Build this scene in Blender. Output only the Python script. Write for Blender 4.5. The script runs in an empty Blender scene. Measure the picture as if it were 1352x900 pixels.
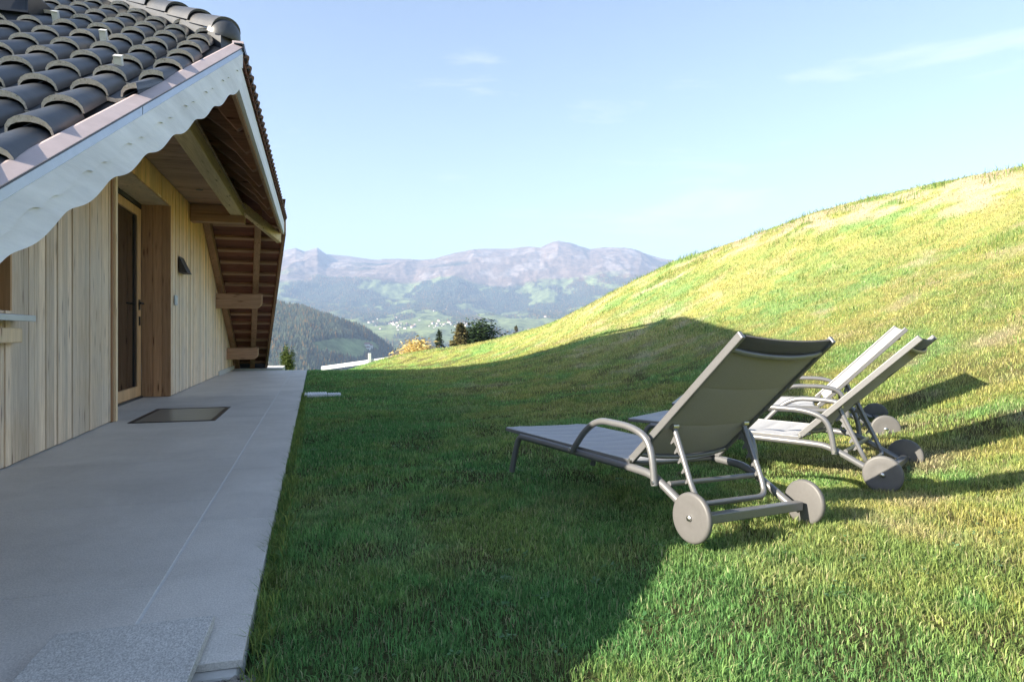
import bpy, math, random
import numpy as np
from mathutils import Vector, Matrix

random.seed(7); RNG = np.random.default_rng(7)
K = 0.9                                   # the scene is measured in camera heights; K metres each
SC = bpy.context.scene; COL = SC.collection
# ------------------------------------------------------------------ camera, sky, sun, exposure
YAW = math.atan(260/900.0)
cam_d = bpy.data.cameras.new('camera'); cam = bpy.data.objects.new('camera', cam_d); COL.objects.link(cam)
cam.location = (0, 0, K); cam.rotation_euler = (math.pi/2, 0, -YAW)
cam_d.sensor_width = 36; cam_d.lens = 36*900/1352; cam_d.shift_y = -10/1352.0
cam_d.clip_start = 0.05; cam_d.clip_end = 40000
SC.camera = cam
SX, SY = 2.36, 0.42                       # shadow offset per unit height
SUN_EL = math.atan(1/math.hypot(SX, SY))
w = bpy.data.worlds.new('World'); SC.world = w; w.use_nodes = True
nt = w.node_tree; bg = nt.nodes['Background']
sky = nt.nodes.new('ShaderNodeTexSky'); sky.sky_type = 'NISHITA'; sky.sun_disc = False
sky.sun_elevation = SUN_EL; sky.sun_rotation = math.atan2(-SX, -SY)
sky.altitude = 1000; sky.air_density = 0.8; sky.dust_density = 0.8; sky.ozone_density = 1.6
bg.inputs['Strength'].default_value = 0.084
tc = nt.nodes.new('ShaderNodeTexCoord')
mp = nt.nodes.new('ShaderNodeMapping'); mp.inputs['Scale'].default_value = (1.3, 1.3, 9)
mp.inputs['Rotation'].default_value = (0, 0.05, 0)
nz = nt.nodes.new('ShaderNodeTexNoise'); nz.inputs['Scale'].default_value = 2.2; nz.inputs['Detail'].default_value = 7
nz.inputs['Roughness'].default_value = 0.62; nz.inputs['Distortion'].default_value = 0.35
cr = nt.nodes.new('ShaderNodeValToRGB'); cr.color_ramp.elements[0].position = 0.58; cr.color_ramp.elements[1].position = 0.85; cr.color_ramp.elements[0].color = (0.0, 0.0, 0.0, 1)
cr.color_ramp.elements[1].color = (0.30, 0.30, 0.30, 1)
mix = nt.nodes.new('ShaderNodeMixRGB'); mix.inputs['Color2'].default_value = (6.0, 5.5, 5.0, 1)
nt.links.new(tc.outputs['Generated'], mp.inputs['Vector']); nt.links.new(mp.outputs[0], nz.inputs['Vector'])
nt.links.new(nz.outputs['Fac'], cr.inputs[0]); nt.links.new(cr.outputs[0], mix.inputs['Fac'])
tn = nt.nodes.new('ShaderNodeMixRGB'); tn.blend_type = 'MULTIPLY'; tn.inputs['Fac'].default_value = 1; tn.inputs['Color2'].default_value = (1.14, .97, .83, 1)
nt.links.new(sky.outputs[0], tn.inputs['Color1']); nt.links.new(tn.outputs[0], mix.inputs['Color1']); nt.links.new(mix.outputs[0], bg.inputs['Color'])
sl = bpy.data.lights.new('sun', 'SUN'); sun = bpy.data.objects.new('sun', sl); COL.objects.link(sun)
sl.energy = 4.3; sl.angle = math.radians(0.5); sl.color = (1.0, 0.90, 0.74)
sun.rotation_euler = Vector((SX, SY, -1)).to_track_quat('-Z', 'Y').to_euler()
SC.view_settings.view_transform = 'Standard'; SC.view_settings.look = 'None'
SC.view_settings.gamma = 1; SC.view_settings.use_curve_mapping = False
SC.view_settings.exposure = 2.28
SC.render.engine = 'CYCLES'
try: SC.cycles.volume_step_rate = 5; SC.cycles.max_bounces = 8
except Exception: pass

# ------------------------------------------------------------------ helpers
def tag(o, label=None, cat=None, group=None, kind=None):
    if label: o['label'] = label
    if cat: o['category'] = cat
    if group: o['group'] = group
    if kind: o['kind'] = kind
    return o

class MB:
    """collects verts/faces (+material index, tint) and links them as ONE mesh"""
    def __init__(s): s.v = []; s.f = []; s.mi = []; s.t = []
    def add(s, vs, fs, mi=0, t=0.5):
        n = len(s.v); s.v += [tuple(p) for p in vs]; s.t += [t]*len(vs)
        for f in fs: s.f.append(tuple(i+n for i in f)); s.mi.append(mi)
        return s
    def box(s, a, b, mi=0, t=0.5):
        x0, y0, z0 = a; x1, y1, z1 = b
        vs = [(x0,y0,z0),(x1,y0,z0),(x1,y1,z0),(x0,y1,z0),(x0,y0,z1),(x1,y0,z1),(x1,y1,z1),(x0,y1,z1)]
        return s.add(vs, [(0,3,2,1),(4,5,6,7),(0,1,5,4),(1,2,6,5),(2,3,7,6),(3,0,4,7)], mi, t)
    def hexa(s, vs, mi=0, t=0.5):        # 8 points, same order as box
        return s.add(vs, [(0,3,2,1),(4,5,6,7),(0,1,5,4),(1,2,6,5),(2,3,7,6),(3,0,4,7)], mi, t)
    def prism(s, pts, off, mi=0, t=0.5):  # polygon pts extruded by off
        n = len(pts); vs = [tuple(p) for p in pts]+[tuple(Vector(p)+Vector(off)) for p in pts]
        fs = [tuple(range(n)), tuple(range(2*n-1, n-1, -1))]+[(i, i+n, (i+1)%n+n, (i+1)%n) for i in range(n)]
        return s.add(vs, fs, mi, t)
    def tube(s, pts, r, seg=12, mi=0, closed=False, sq=False, t=0.5):
        P = [Vector(p) for p in pts]; n = len(P); T = []
        for i in range(n):
            a = P[max(i-1,0)]; b = P[min(i+1,n-1)]; T.append((b-a).normalized())
        up = Vector((0,0,1)) if abs(T[0].z) < 0.9 else Vector((1,0,0))
        N = T[0].cross(up).normalized(); vs = []; fs = []
        rr = r if isinstance(r, (list, tuple)) else [r]*n
        for i in range(n):
            N = (N - T[i]*N.dot(T[i])).normalized(); B = T[i].cross(N)
            for k in range(seg):
                a = 2*math.pi*k/seg
                c, d = math.cos(a), math.sin(a)
                vs.append(P[i]+N*(c*rr[i])+B*(d*rr[i]))
        for i in range(n-1):
            for k in range(seg):
                k2 = (k+1)%seg; fs.append((i*seg+k, i*seg+k2, (i+1)*seg+k2, (i+1)*seg+k))
        fs.append(tuple(range(seg-1,-1,-1))); fs.append(tuple((n-1)*seg+k for k in range(seg)))
        return s.add(vs, fs, mi, t)
    def beam(s, p, q, wv, hv, mi=0, t=0.5):  # box from p to q, centred; wv, hv full-width vectors
        p, q, wv, hv = map(Vector, (p, q, wv, hv)); vs = []
        for e in (p, q):
            pass
        c = [(-.5,-.5),(.5,-.5),(.5,.5),(-.5,.5)]
        vs = [p+wv*a+hv*b for a, b in c]+[q+wv*a+hv*b for a, b in c]
        return s.add(vs, [(0,3,2,1),(4,5,6,7),(0,1,5,4),(1,2,6,5),(2,3,7,6),(3,0,4,7)], mi, t)
    def build(s, name, mats, parent=None, smooth=False, k=K, bevel=0, loc=None, recalc=True, autos=None):
        me = bpy.data.meshes.new(name)
        V = np.array(s.v, dtype=np.float64)
        org = np.array(loc if loc is not None else (0,0,0), dtype=float)
        me.from_pydata(((V-org)*k).tolist(), [], s.f)
        if not isinstance(mats, (list, tuple)): mats = [mats]
        for m in mats: me.materials.append(m)
        me.polygons.foreach_set('material_index', s.mi)
        if smooth: me.polygons.foreach_set('use_smooth', [True]*len(s.f))
        at = me.attributes.new('tint', 'FLOAT', 'POINT'); at.data.foreach_set('value', s.t)
        if recalc:
            import bmesh
            bm = bmesh.new(); bm.from_mesh(me); bmesh.ops.recalc_face_normals(bm, faces=bm.faces); bm.to_mesh(me); bm.free()
        if autos: me.set_sharp_from_angle(angle=autos)
        me.update()
        o = bpy.data.objects.new(name, me); COL.objects.link(o)
        if loc is not None: o.location = org*k
        if parent: o.parent = parent
        if bevel:
            b = o.modifiers.new('bevel', 'BEVEL'); b.width = bevel*k; b.segments = 2; b.limit_method = 'ANGLE'; b.angle_limit = 0.6
        return o

def empty(name, loc=(0,0,0), parent=None):
    o = bpy.data.objects.new(name, None); COL.objects.link(o); o.location = Vector(loc)*K
    o.empty_display_size = 0.2
    if parent: o.parent = parent
    return o
def copy_tree(o, parent=None):
    c = o.copy(); COL.objects.link(c); c.parent = parent
    for ch in list(o.children): copy_tree(ch, c)
    return c
def fillet(pts, r=0.05, n=6):
    P = [Vector(p) for p in pts]; out = [P[0]]
    for i in range(1, len(P)-1):
        a = (P[i-1]-P[i]); b = (P[i+1]-P[i]); ra = min(r, a.length*.48); rb = min(r, b.length*.48)
        A = P[i]+a.normalized()*ra; B = P[i]+b.normalized()*rb
        for k in range(n+1):
            t = k/n; out.append(A*(1-t)**2+P[i]*2*t*(1-t)+B*t*t)
    out.append(P[-1]); return out

def hash2(ix, iy, seed):
    h = (ix.astype(np.int64)*374761393 + iy.astype(np.int64)*668265263 + seed*1442695041) & 0xffffffff
    h = ((h ^ (h >> 13))*1274126177) & 0xffffffff
    return ((h ^ (h >> 16)) & 0xffffff)/float(0xffffff)
def vnoise(x, y, seed=0):
    ix = np.floor(x); iy = np.floor(y); fx = x-ix; fy = y-iy
    fx = fx*fx*(3-2*fx); fy = fy*fy*(3-2*fy); ix = ix.astype(np.int64); iy = iy.astype(np.int64)
    a = hash2(ix, iy, seed); b = hash2(ix+1, iy, seed); c = hash2(ix, iy+1, seed); d = hash2(ix+1, iy+1, seed)
    return (a*(1-fx)+b*fx)*(1-fy)+(c*(1-fx)+d*fx)*fy
def fbm(x, y, seed=0, oct=5, gain=0.5):
    s = 0; a = 1; n = 0
    for o in range(oct):
        s = s+a*vnoise(x*2**o+o*17.3, y*2**o-o*9.1, seed+o); n += a; a *= gain
    return s/n
def sstep(x, a, b):
    t = np.clip((x-a)/(b-a), 0, 1); return t*t*(3-2*t)

# ------------------------------------------------------------------ materials
def mat(name):
    m = bpy.data.materials.new(name); m.use_nodes = True; n = m.node_tree
    return m, n, n.nodes['Principled BSDF']
def node(n, t, **kw):
    a = n.nodes.new(t)
    for k, v in kw.items():
        if k in a.inputs: a.inputs[k].default_value = v
        else: setattr(a, k, v)
    return a
def ramp(n, stops):
    r = n.nodes.new('ShaderNodeValToRGB'); e = r.color_ramp.elements
    while len(e) < len(stops): e.new(0.5)
    for i, (p, c) in enumerate(stops):
        e[i].position = p; e[i].color = (c if len(c) == 4 else tuple(c)+(1,))
    return r
def bump(n, src, b, strength=0.3, dist=0.01):
    u = n.nodes.new('ShaderNodeBump'); u.inputs['Strength'].default_value = strength; u.inputs['Distance'].default_value = dist
    n.links.new(src, u.inputs['Height']); n.links.new(u.outputs[0], b.inputs['Normal']); return u

def plain(name, col, rough=0.5, metal=0.0, var=0.12, scale=30, bstr=0.05, spec=0.5):
    m, n, b = mat(name); t = node(n, 'ShaderNodeTexCoord'); z = node(n, 'ShaderNodeTexNoise', Scale=scale, Detail=6.0, Roughness=0.65)
    n.links.new(t.outputs['Object'], z.inputs['Vector'])
    r = ramp(n, [(0.25, tuple(c*(1-var) for c in col)), (0.75, tuple(min(1, c*(1+var)) for c in col))])
    n.links.new(z.outputs['Fac'], r.inputs[0]); n.links.new(r.outputs[0], b.inputs['Base Color'])
    b.inputs['Roughness'].default_value = rough; b.inputs['Metallic'].default_value = metal
    b.inputs['Specular IOR Level'].default_value = spec
    if bstr: bump(n, z.outputs['Fac'], b, bstr, 0.01)
    return m

def wood(name, dark, light, axis='z', knots=True, rough=0.65, tint=0.35, grey=0.0, gs=1.0, fresh=False):
    """grain runs along the given object axis; the 'tint' attribute shifts each plank"""
    m, n, b = mat(name); t = node(n, 'ShaderNodeTexCoord'); at = node(n, 'ShaderNodeAttribute', attribute_name='tint')
    off = node(n, 'ShaderNodeVectorMath', operation='SCALE'); off.inputs['Scale'].default_value = 37.0
    comb = node(n, 'ShaderNodeCombineXYZ')
    for i in range(3): n.links.new(at.outputs['Fac'], comb.inputs[i])
    n.links.new(comb.outputs[0], off.inputs[0])
    add = node(n, 'ShaderNodeVectorMath', operation='ADD'); n.links.new(t.outputs['Object'], add.inputs[0]); n.links.new(off.outputs[0], add.inputs[1])
    sc = {'x': (.05, 1, 1), 'y': (1, .05, 1), 'z': (1, 1, .05)}[axis]
    mp = node(n, 'ShaderNodeMapping'); mp.inputs['Scale'].default_value = sc; n.links.new(add.outputs[0], mp.inputs['Vector'])
    g = node(n, 'ShaderNodeTexNoise', Scale=42.0*gs, Detail=8.0, Roughness=0.7, Distortion=0.6); n.links.new(mp.outputs[0], g.inputs['Vector'])
    g2 = node(n, 'ShaderNodeTexNoise', Scale=7.0, Detail=4.0, Roughness=0.6); n.links.new(mp.outputs[0], g2.inputs['Vector'])
    r = ramp(n, [(0.28, dark), (0.5, tuple((a+c)/2 for a, c in zip(dark, light))), (0.72, light)]); n.links.new(g.outputs['Fac'], r.inputs[0])
    # slow variation + plank tint as brightness
    mul = node(n, 'ShaderNodeMath', operation='MULTIPLY_ADD'); mul.inputs[1].default_value = 0.7; mul.inputs[2].default_value = 0.65-tint*0.5
    n.links.new(g2.outputs['Fac'], mul.inputs[0])
    ad2 = node(n, 'ShaderNodeMath', operation='MULTIPLY_ADD'); ad2.inputs[1].default_value = tint
    n.links.new(at.outputs['Fac'], ad2.inputs[0]); n.links.new(mul.outputs[0], ad2.inputs[2])
    mx = node(n, 'ShaderNodeMixRGB', blend_type='MULTIPLY'); mx.inputs['Fac'].default_value = 1
    n.links.new(r.outputs[0], mx.inputs['Color1']); n.links.new(ad2.outputs[0], mx.inputs['Color2'])
    out = mx.outputs[0]
    if knots:
        ks = {'x': (1.1, 7, 7), 'y': (7, 1.1, 7), 'z': (7, 7, 1.1)}[axis]
        m2 = node(n, 'ShaderNodeMapping'); m2.inputs['Scale'].default_value = ks; n.links.new(add.outputs[0], m2.inputs['Vector'])
        v = node(n, 'ShaderNodeTexVoronoi', Scale=1.9); v.inputs['Randomness'].default_value = 1; n.links.new(m2.outputs[0], v.inputs['Vector'])
        kr = ramp(n, [(0.0, (1, 1, 1)), (0.09, (0.8, .8, .8)), (0.13, (.3, .3, .3)), (0.24, (0, 0, 0))]); n.links.new(v.outputs['Distance'], kr.inputs[0])
        mk = node(n, 'ShaderNodeMixRGB'); mk.inputs['Color2'].default_value = (dark[0]*.35, dark[1]*.25, dark[2]*.2, 1)
        n.links.new(kr.outputs[0], mk.inputs['Fac']); n.links.new(out, mk.inputs['Color1']); out = mk.outputs[0]
    if grey:
        gr = node(n, 'ShaderNodeMixRGB'); gr.inputs['Color2'].default_value = (.58, .56, .53, 1)
        g3 = node(n, 'ShaderNodeTexNoise', Scale=1.7, Detail=3.0); n.links.new(t.outputs['Object'], g3.inputs['Vector'])
        rr = ramp(n, [(0.35, (0, 0, 0)), (0.65, (grey, grey, grey))]); n.links.new(g3.outputs['Fac'], rr.inputs[0])
        n.links.new(rr.outputs[0], gr.inputs['Fac']); n.links.new(out, gr.inputs['Color1']); out = gr.outputs[0]
    if fresh:   # boards sheltered under the eave keep their honey colour, the exposed ones have greyed
        sp = node(n, 'ShaderNodeSeparateXYZ'); n.links.new(t.outputs['Object'], sp.inputs[0])
        g4 = node(n, 'ShaderNodeTexNoise', Scale=2.5, Detail=4.0); n.links.new(mp.outputs[0], g4.inputs['Vector'])
        ma = node(n, 'ShaderNodeMath', operation='MULTIPLY_ADD'); ma.inputs[1].default_value = 1.2; n.links.new(g4.outputs['Fac'], ma.inputs[0]); n.links.new(sp.outputs['Z'], ma.inputs[2])
        rf = ramp(n, [(0.0, (0, 0, 0)), (1.0, (.85, .85, .85))]); mr = node(n, 'ShaderNodeMapRange'); mr.inputs['From Min'].default_value = 2.1; mr.inputs['From Max'].default_value = 3.3
        n.links.new(ma.outputs[0], mr.inputs['Value']); n.links.new(mr.outputs[0], rf.inputs[0])
        my = node(n, 'ShaderNodeMixRGB', blend_type='MULTIPLY'); my.inputs['Color2'].default_value = (1.05, .78, .40, 1)
        n.links.new(rf.outputs[0], my.inputs['Fac']); n.links.new(out, my.inputs['Color1']); out = my.outputs[0]
    n.links.new(out, b.inputs['Base Color']); b.inputs['Roughness'].default_value = rough
    b.inputs['Specular IOR Level'].default_value = 0.3
    bump(n, g.outputs['Fac'], b, 0.25, 0.006)
    return m

M = {}
M['larch'] = wood('larch_cladding', (.54, .38, .25), (.98, .79, .58), 'z', tint=.5, grey=.3, gs=1.6, fresh=True)
M['larch_trim'] = wood('larch_trim', (.62, .44, .26), (.86, .68, .46), 'z', tint=.3)
M['redwood'] = wood('reddish_jamb_wood', (.34, .18, .09), (.54, .32, .17), 'z', tint=.35)
M['doorwood'] = wood('door_wood', (.48, .27, .13), (.68, .42, .22), 'z', knots=False, tint=.2)
M['beam_y'] = wood('pale_beam_wood', (.54, .40, .20), (.80, .64, .38), 'y', tint=.2)
M['brown_x'] = wood('brown_beam_wood_across', (.30, .165, .09), (.52, .32, .19), 'x', tint=.3)
M['brown_y'] = wood('brown_rafter_wood', (.28, .15, .08), (.48, .28, .16), 'y', tint=.3)
M['ceil'] = wood('ceiling_boards', (.34, .21, .13), (.54, .36, .23), 'x', tint=.35)
M['tail'] = wood('rafter_tail_wood', (.40, .21, .12), (.62, .36, .22), 'x', tint=.3)
M['batten'] = wood('red_brown_board', (.15, .055, .03), (.30, .12, .065), 'x', tint=.6)
M['whitewood'] = wood('weathered_white_board', (.80, .81, .86), (.88, .88, .92), 'y', knots=False, tint=.15, rough=.8)
M['zinc'] = plain('zinc_sheet', (.42, .46, .52), 0.38, 0.7, .1, 8)
M['copper'] = plain('rose_brown_metal_cap', (.52, .43, .42), 0.55, 0.2, .12, 6)
M['darkmetal'] = plain('dark_sheet_metal', (.035, .038, .045), 0.38, 0.6, .3, 5, .08)
M['gutter'] = plain('dark_gutter_metal', (.05, .055, .065), 0.4, 0.6, .2, 12)
M['galv'] = plain('galvanised_steel', (.80, .77, .70), 0.5, 0.2, .1, 20)
M['black'] = plain('black_plastic', (.012, .012, .013), 0.4, 0, .2, 20)
M['lampgrey'] = plain('anthracite_lamp', (.045, .04, .037), 0.55, .2, .2, 20)
M['white'] = plain('white_plastic', (.72, .73, .75), 0.5, 0, .08, 20)
M['concrete'] = plain('pale_concrete', (.5, .49, .46), 0.9, 0, .15, 14, .2)
M['alu'] = plain('taupe_powder_coated_aluminium', (.205, .206, .21), 0.36, .45, .06, 60, .02)
M['alu_dark'] = plain('charcoal_powder_coated_tube', (.06, .06, .065), 0.35, .5, .06, 60, .02)
M['bolt'] = plain('steel_bolt', (.6, .6, .58), 0.3, 1, .05, 40)

def tile_mats():
    m, n, b = mat('dark_glazed_tile'); t = node(n, 'ShaderNodeTexCoord'); at = node(n, 'ShaderNodeAttribute', attribute_name='tint')
    z = node(n, 'ShaderNodeTexNoise', Scale=9.0, Detail=6.0, Roughness=.65); n.links.new(t.outputs['Object'], z.inputs['Vector'])
    s = node(n, 'ShaderNodeMath', operation='MULTIPLY_ADD'); s.inputs[1].default_value = .55; n.links.new(at.outputs['Fac'], s.inputs[0])
    h = node(n, 'ShaderNodeMath', operation='MULTIPLY'); h.inputs[1].default_value = .6; n.links.new(z.outputs['Fac'], h.inputs[0]); n.links.new(h.outputs[0], s.inputs[2])
    r = ramp(n, [(0.2, (.022, .026, .032)), (0.55, (.042, .047, .056)), (0.9, (.09, .088, .088))]); n.links.new(s.outputs[0], r.inputs[0])
    n.links.new(r.outputs[0], b.inputs['Base Color']); b.inputs['Roughness'].default_value = .42; b.inputs['Specular IOR Level'].default_value = .6
    bump(n, z.outputs['Fac'], b, .12, .01)
    m2, n, b = mat('rough_tile_edge'); t = node(n, 'ShaderNodeTexCoord')
    z = node(n, 'ShaderNodeTexNoise', Scale=70.0, Detail=8.0, Roughness=.8); n.links.new(t.outputs['Object'], z.inputs['Vector'])
    r = ramp(n, [(0.33, (.10, .085, .065)), (0.42, (.66, .57, .47)), (0.7, (.90, .81, .70))]); n.links.new(z.outputs['Fac'], r.inputs[0])
    n.links.new(r.outputs[0], b.inputs['Base Color']); b.inputs['Roughness'].default_value = .95
    bump(n, z.outputs['Fac'], b, .6, .02)
    return m, m2
M['tile'], M['tile_edge'] = tile_mats()
M['tile_brown'] = plain('brown_tile_underside', (.16, .08, .05), .8, 0, .3, 20, .2)

def slab_mat(name, lo, hi, fine=190.0, contrast=.6):
    m, n, b = mat(name); t = node(n, 'ShaderNodeTexCoord'); at = node(n, 'ShaderNodeAttribute', attribute_name='tint')
    mp = node(n, 'ShaderNodeMapping'); mp.inputs['Scale'].default_value = (1, .55, 1); n.links.new(t.outputs['Object'], mp.inputs['Vector'])
    z = node(n, 'ShaderNodeTexNoise', Scale=fine, Detail=4.0, Roughness=.7); n.links.new(mp.outputs[0], z.inputs['Vector'])
    big = node(n, 'ShaderNodeTexNoise', Scale=1.6, Detail=5.0, Roughness=.6, Distortion=.4); n.links.new(t.outputs['Object'], big.inputs['Vector'])
    mid = node(n, 'ShaderNodeTexNoise', Scale=22.0, Detail=4.0, Roughness=.7); n.links.new(mp.outputs[0], mid.inputs['Vector'])
    r = ramp(n, [(0.5-contrast*.3, lo), (0.5+contrast*.3, hi)]); n.links.new(z.outputs['Fac'], r.inputs[0])
    a = node(n, 'ShaderNodeMath', operation='MULTIPLY_ADD'); a.inputs[1].default_value = .55; a.inputs[2].default_value = .60; n.links.new(big.outputs['Fac'], a.inputs[0])
    a1 = node(n, 'ShaderNodeMath', operation='MULTIPLY_ADD'); a1.inputs[1].default_value = .22; n.links.new(mid.outputs['Fac'], a1.inputs[0]); n.links.new(a.outputs[0], a1.inputs[2])
    a2 = node(n, 'ShaderNodeMath', operation='MULTIPLY_ADD'); a2.inputs[1].default_value = .10; n.links.new(at.outputs['Fac'], a2.inputs[0]); n.links.new(a1.outputs[0], a2.inputs[2])
    x = node(n, 'ShaderNodeMixRGB', blend_type='MULTIPLY'); x.inputs['Fac'].default_value = 1; n.links.new(r.outputs[0], x.inputs['Color1']); n.links.new(a2.outputs[0], x.inputs['Color2'])
    n.links.new(x.outputs[0], b.inputs['Base Color']); b.inputs['Roughness'].default_value = .62; b.inputs['Specular IOR Level'].default_value = .4
    bump(n, z.outputs['Fac'], b, .25, .003)
    return m
M['slab'] = slab_mat('grey_stone_paving', (.42, .395, .36), (.70, .665, .61))
M['rough_slab'] = slab_mat('rough_granite_slab', (.30, .29, .27), (.72, .70, .66), 230.0, .5)
M['grout'] = plain('pale_grout', (.62, .62, .60), .9, 0, .1, 30, .1)

def glass_mat():
    m, n, b = mat('dark_door_glass'); b.inputs['Base Color'].default_value = (.02, .018, .015, 1)
    b.inputs['Roughness'].default_value = .03; b.inputs['Specular IOR Level'].default_value = .9
    return m
M['glass'] = glass_mat()
M['matglass'] = plain('grey_green_floor_glass', (.17, .19, .175), .28, 0, .12, 4, .0)

def fabric(name, col, sc=420):
    m, n, b = mat(name); t = node(n, 'ShaderNodeTexCoord')
    wv = node(n, 'ShaderNodeTexWave', Scale=float(sc)/6); wv.bands_direction = 'X'; n.links.new(t.outputs['Object'], wv.inputs['Vector'])
    z = node(n, 'ShaderNodeTexNoise', Scale=float(sc), Detail=2.0); n.links.new(t.outputs['Object'], z.inputs['Vector'])
    r = ramp(n, [(0.3, tuple(c*.82 for c in col)), (0.7, tuple(c*1.12 for c in col))]); n.links.new(z.outputs['Fac'], r.inputs[0])
    n.links.new(r.outputs[0], b.inputs['Base Color']); b.inputs['Roughness'].default_value = .8; b.inputs['Sheen Weight'].default_value = .15
    bump(n, z.outputs['Fac'], b, .2, .002)
    return m
M['fab_front'] = fabric('light_grey_mesh_fabric', (.33, .335, .35))
M['fab_back'] = fabric('taupe_mesh_fabric_back', (.30, .275, .24))  # same fabric as the front, with shade and brownish bounce put into its colour
M['fab_dark'] = fabric('charcoal_fabric_hem', (.07, .065, .065))

def vcol_mat(name, attr='col', rough=.9, transl=0.0, nscale=0, namt=.3, gloss=.1):
    m, n, b = mat(name); at = node(n, 'ShaderNodeAttribute', attribute_name=attr); out = at.outputs['Color']
    if nscale:
        t = node(n, 'ShaderNodeTexCoord'); z = node(n, 'ShaderNodeTexNoise', Scale=float(nscale), Detail=8.0, Roughness=.75); n.links.new(t.outputs['Object'], z.inputs['Vector'])
        r = ramp(n, [(0.3, (1-namt,)*3), (0.7, (1+namt,)*3)]); n.links.new(z.outputs['Fac'], r.inputs[0])
        x = node(n, 'ShaderNodeMixRGB', blend_type='MULTIPLY'); x.inputs['Fac'].default_value = 1
        n.links.new(out, x.inputs['Color1']); n.links.new(r.outputs[0], x.inputs['Color2']); out = x.outputs[0]
    n.links.new(out, b.inputs['Base Color']); b.inputs['Roughness'].default_value = rough; b.inputs['Specular IOR Level'].default_value = gloss
    if transl:
        tr = node(n, 'ShaderNodeBsdfTranslucent'); n.links.new(out, tr.inputs['Color']); ms = node(n, 'ShaderNodeMixShader'); ms.inputs[0].default_value = transl
        n.links.new(b.outputs[0], ms.inputs[1]); n.links.new(tr.outputs[0], ms.inputs[2]); n.links.new(ms.outputs[0], n.nodes['Material Output'].inputs['Surface'])
    return m

def raw_mesh(name, V, F4=None, F3=None, col=None, mats=None, smooth=False):
    """fast numpy mesh: V (n,3) metres, quads and tris index arrays, per-vertex colour"""
    me = bpy.data.meshes.new(name); V = np.asarray(V, np.float32)
    n4 = 0 if F4 is None else len(F4); n3 = 0 if F3 is None else len(F3)
    me.vertices.add(len(V)); me.vertices.foreach_set('co', V.ravel())
    li = np.concatenate(([np.asarray(F4).ravel()] if n4 else [])+([np.asarray(F3).ravel()] if n3 else [])).astype(np.int32)
    me.loops.add(len(li)); me.loops.foreach_set('vertex_index', li)
    me.polygons.add(n4+n3)
    ls = np.concatenate([np.arange(n4)*4, n4*4+np.arange(n3)*3]).astype(np.int32)
    me.polygons.foreach_set('loop_start', ls)
    try: me.polygons.foreach_set('loop_total', np.concatenate([np.full(n4, 4), np.full(n3, 3)]).astype(np.int32))
    except Exception: pass
    if smooth: me.polygons.foreach_set('use_smooth', np.ones(n4+n3, bool))
    me.update(calc_edges=True)
    if col is not None:
        a = me.attributes.new('col', 'FLOAT_COLOR', 'POINT'); c = np.ones((len(V), 4), np.float32); c[:, :3] = col; a.data.foreach_set('color', c.ravel())
    for m in (mats or []): me.materials.append(m)
    o = bpy.data.objects.new(name, me); COL.objects.link(o); return o
def grid_faces(nr, nc):
    i = np.arange(nr-1)[:, None]*nc+np.arange(nc-1)[None, :]
    return np.stack([i, i+1, i+nc+1, i+nc], -1).reshape(-1, 4)

# ------------------------------------------------------------------ the lawn's shape (camera-height units)
CP = np.array([
 (-.2,0,-.03),(-.2,3,-.03),(-.2,6,-.03),(-.2,10,-.03),(-.2,15,-.03),(-.2,20,-.06),(-3,5,-.06),(-3,12,-.06),(-3,19,-.08),(-8,10,-.08),
 (.75,1.9,-.02),(1.58,2.7,.07),(1.88,2.64,.10),(1.45,3.9,.05),(2.5,3.0,.11),(3.39,3.34,.11),(2.5,4.7,.10),(3.2,5.8,.16),(3.9,4.6,.15),(4.5,4.62,.19),
 (4.85,3.7,.48),(5.8,4.9,.62),(5.2,5.6,.36),(2.5,1.6,.06),(4,1.5,.22),(6,1.2,.9),(7,3,1.25),
 (3,8,.10),(3,12,.08),(3,16,.08),(1.2,12,-.01),(1.2,17,-.02),(4.2,18.4,.12),(6.0,18.6,.42),(6.5,17.1,.82),(7.76,13.9,1.55),(5.6,10.5,.6),(6,8,.78),(8,6,1.62),(10,7.5,2.5),
 (12,9,3.45),(14,10.5,4.42),(12.4,14.1,4.08),(10.9,19.8,3.2),(10.5,22.5,2.55),(8.3,27.6,1.0),(7.5,29,.6),(6,30.5,.31),(3.6,32.2,-.10),(2.3,32.2,-.52),(.9,32.2,-.95),(6,23,.22),(4,25,-.25),(2.6,22.5,-.22),
 (0,22.5,-.32),(-2,23,-.5),(-3,28,-1.6),(-1,31,-1.4),(2,37,-2.2),(9,35,-1.6),(14,30,-.2),(-10,30,-3),(-14,15,-.6),
 (19,13,4.6),(18,20,3.2),(24,16,3.6),(14,4,4.2),(18,2,4.8),(10,-2,2.4),(5,-4,.5),(0,-6,-.05),(-8,-5,-.05),(26,5,4.6),(26,30,-1)], float)
def tps_fit(P):
    d = np.hypot(P[:, None, 0]-P[None, :, 0], P[:, None, 1]-P[None, :, 1]); Kk = np.where(d > 0, d*d*np.log(d+1e-9), 0)+np.eye(len(P))*0.6
    n = len(P); A = np.zeros((n+3, n+3)); A[:n, :n] = Kk; A[:n, n] = 1; A[:n, n+1:] = P[:, :2]; A[n, :n] = 1; A[n+1:, :n] = P[:, :2].T
    return np.linalg.solve(A, np.r_[P[:, 2], 0, 0, 0])
TW = tps_fit(CP)
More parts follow.
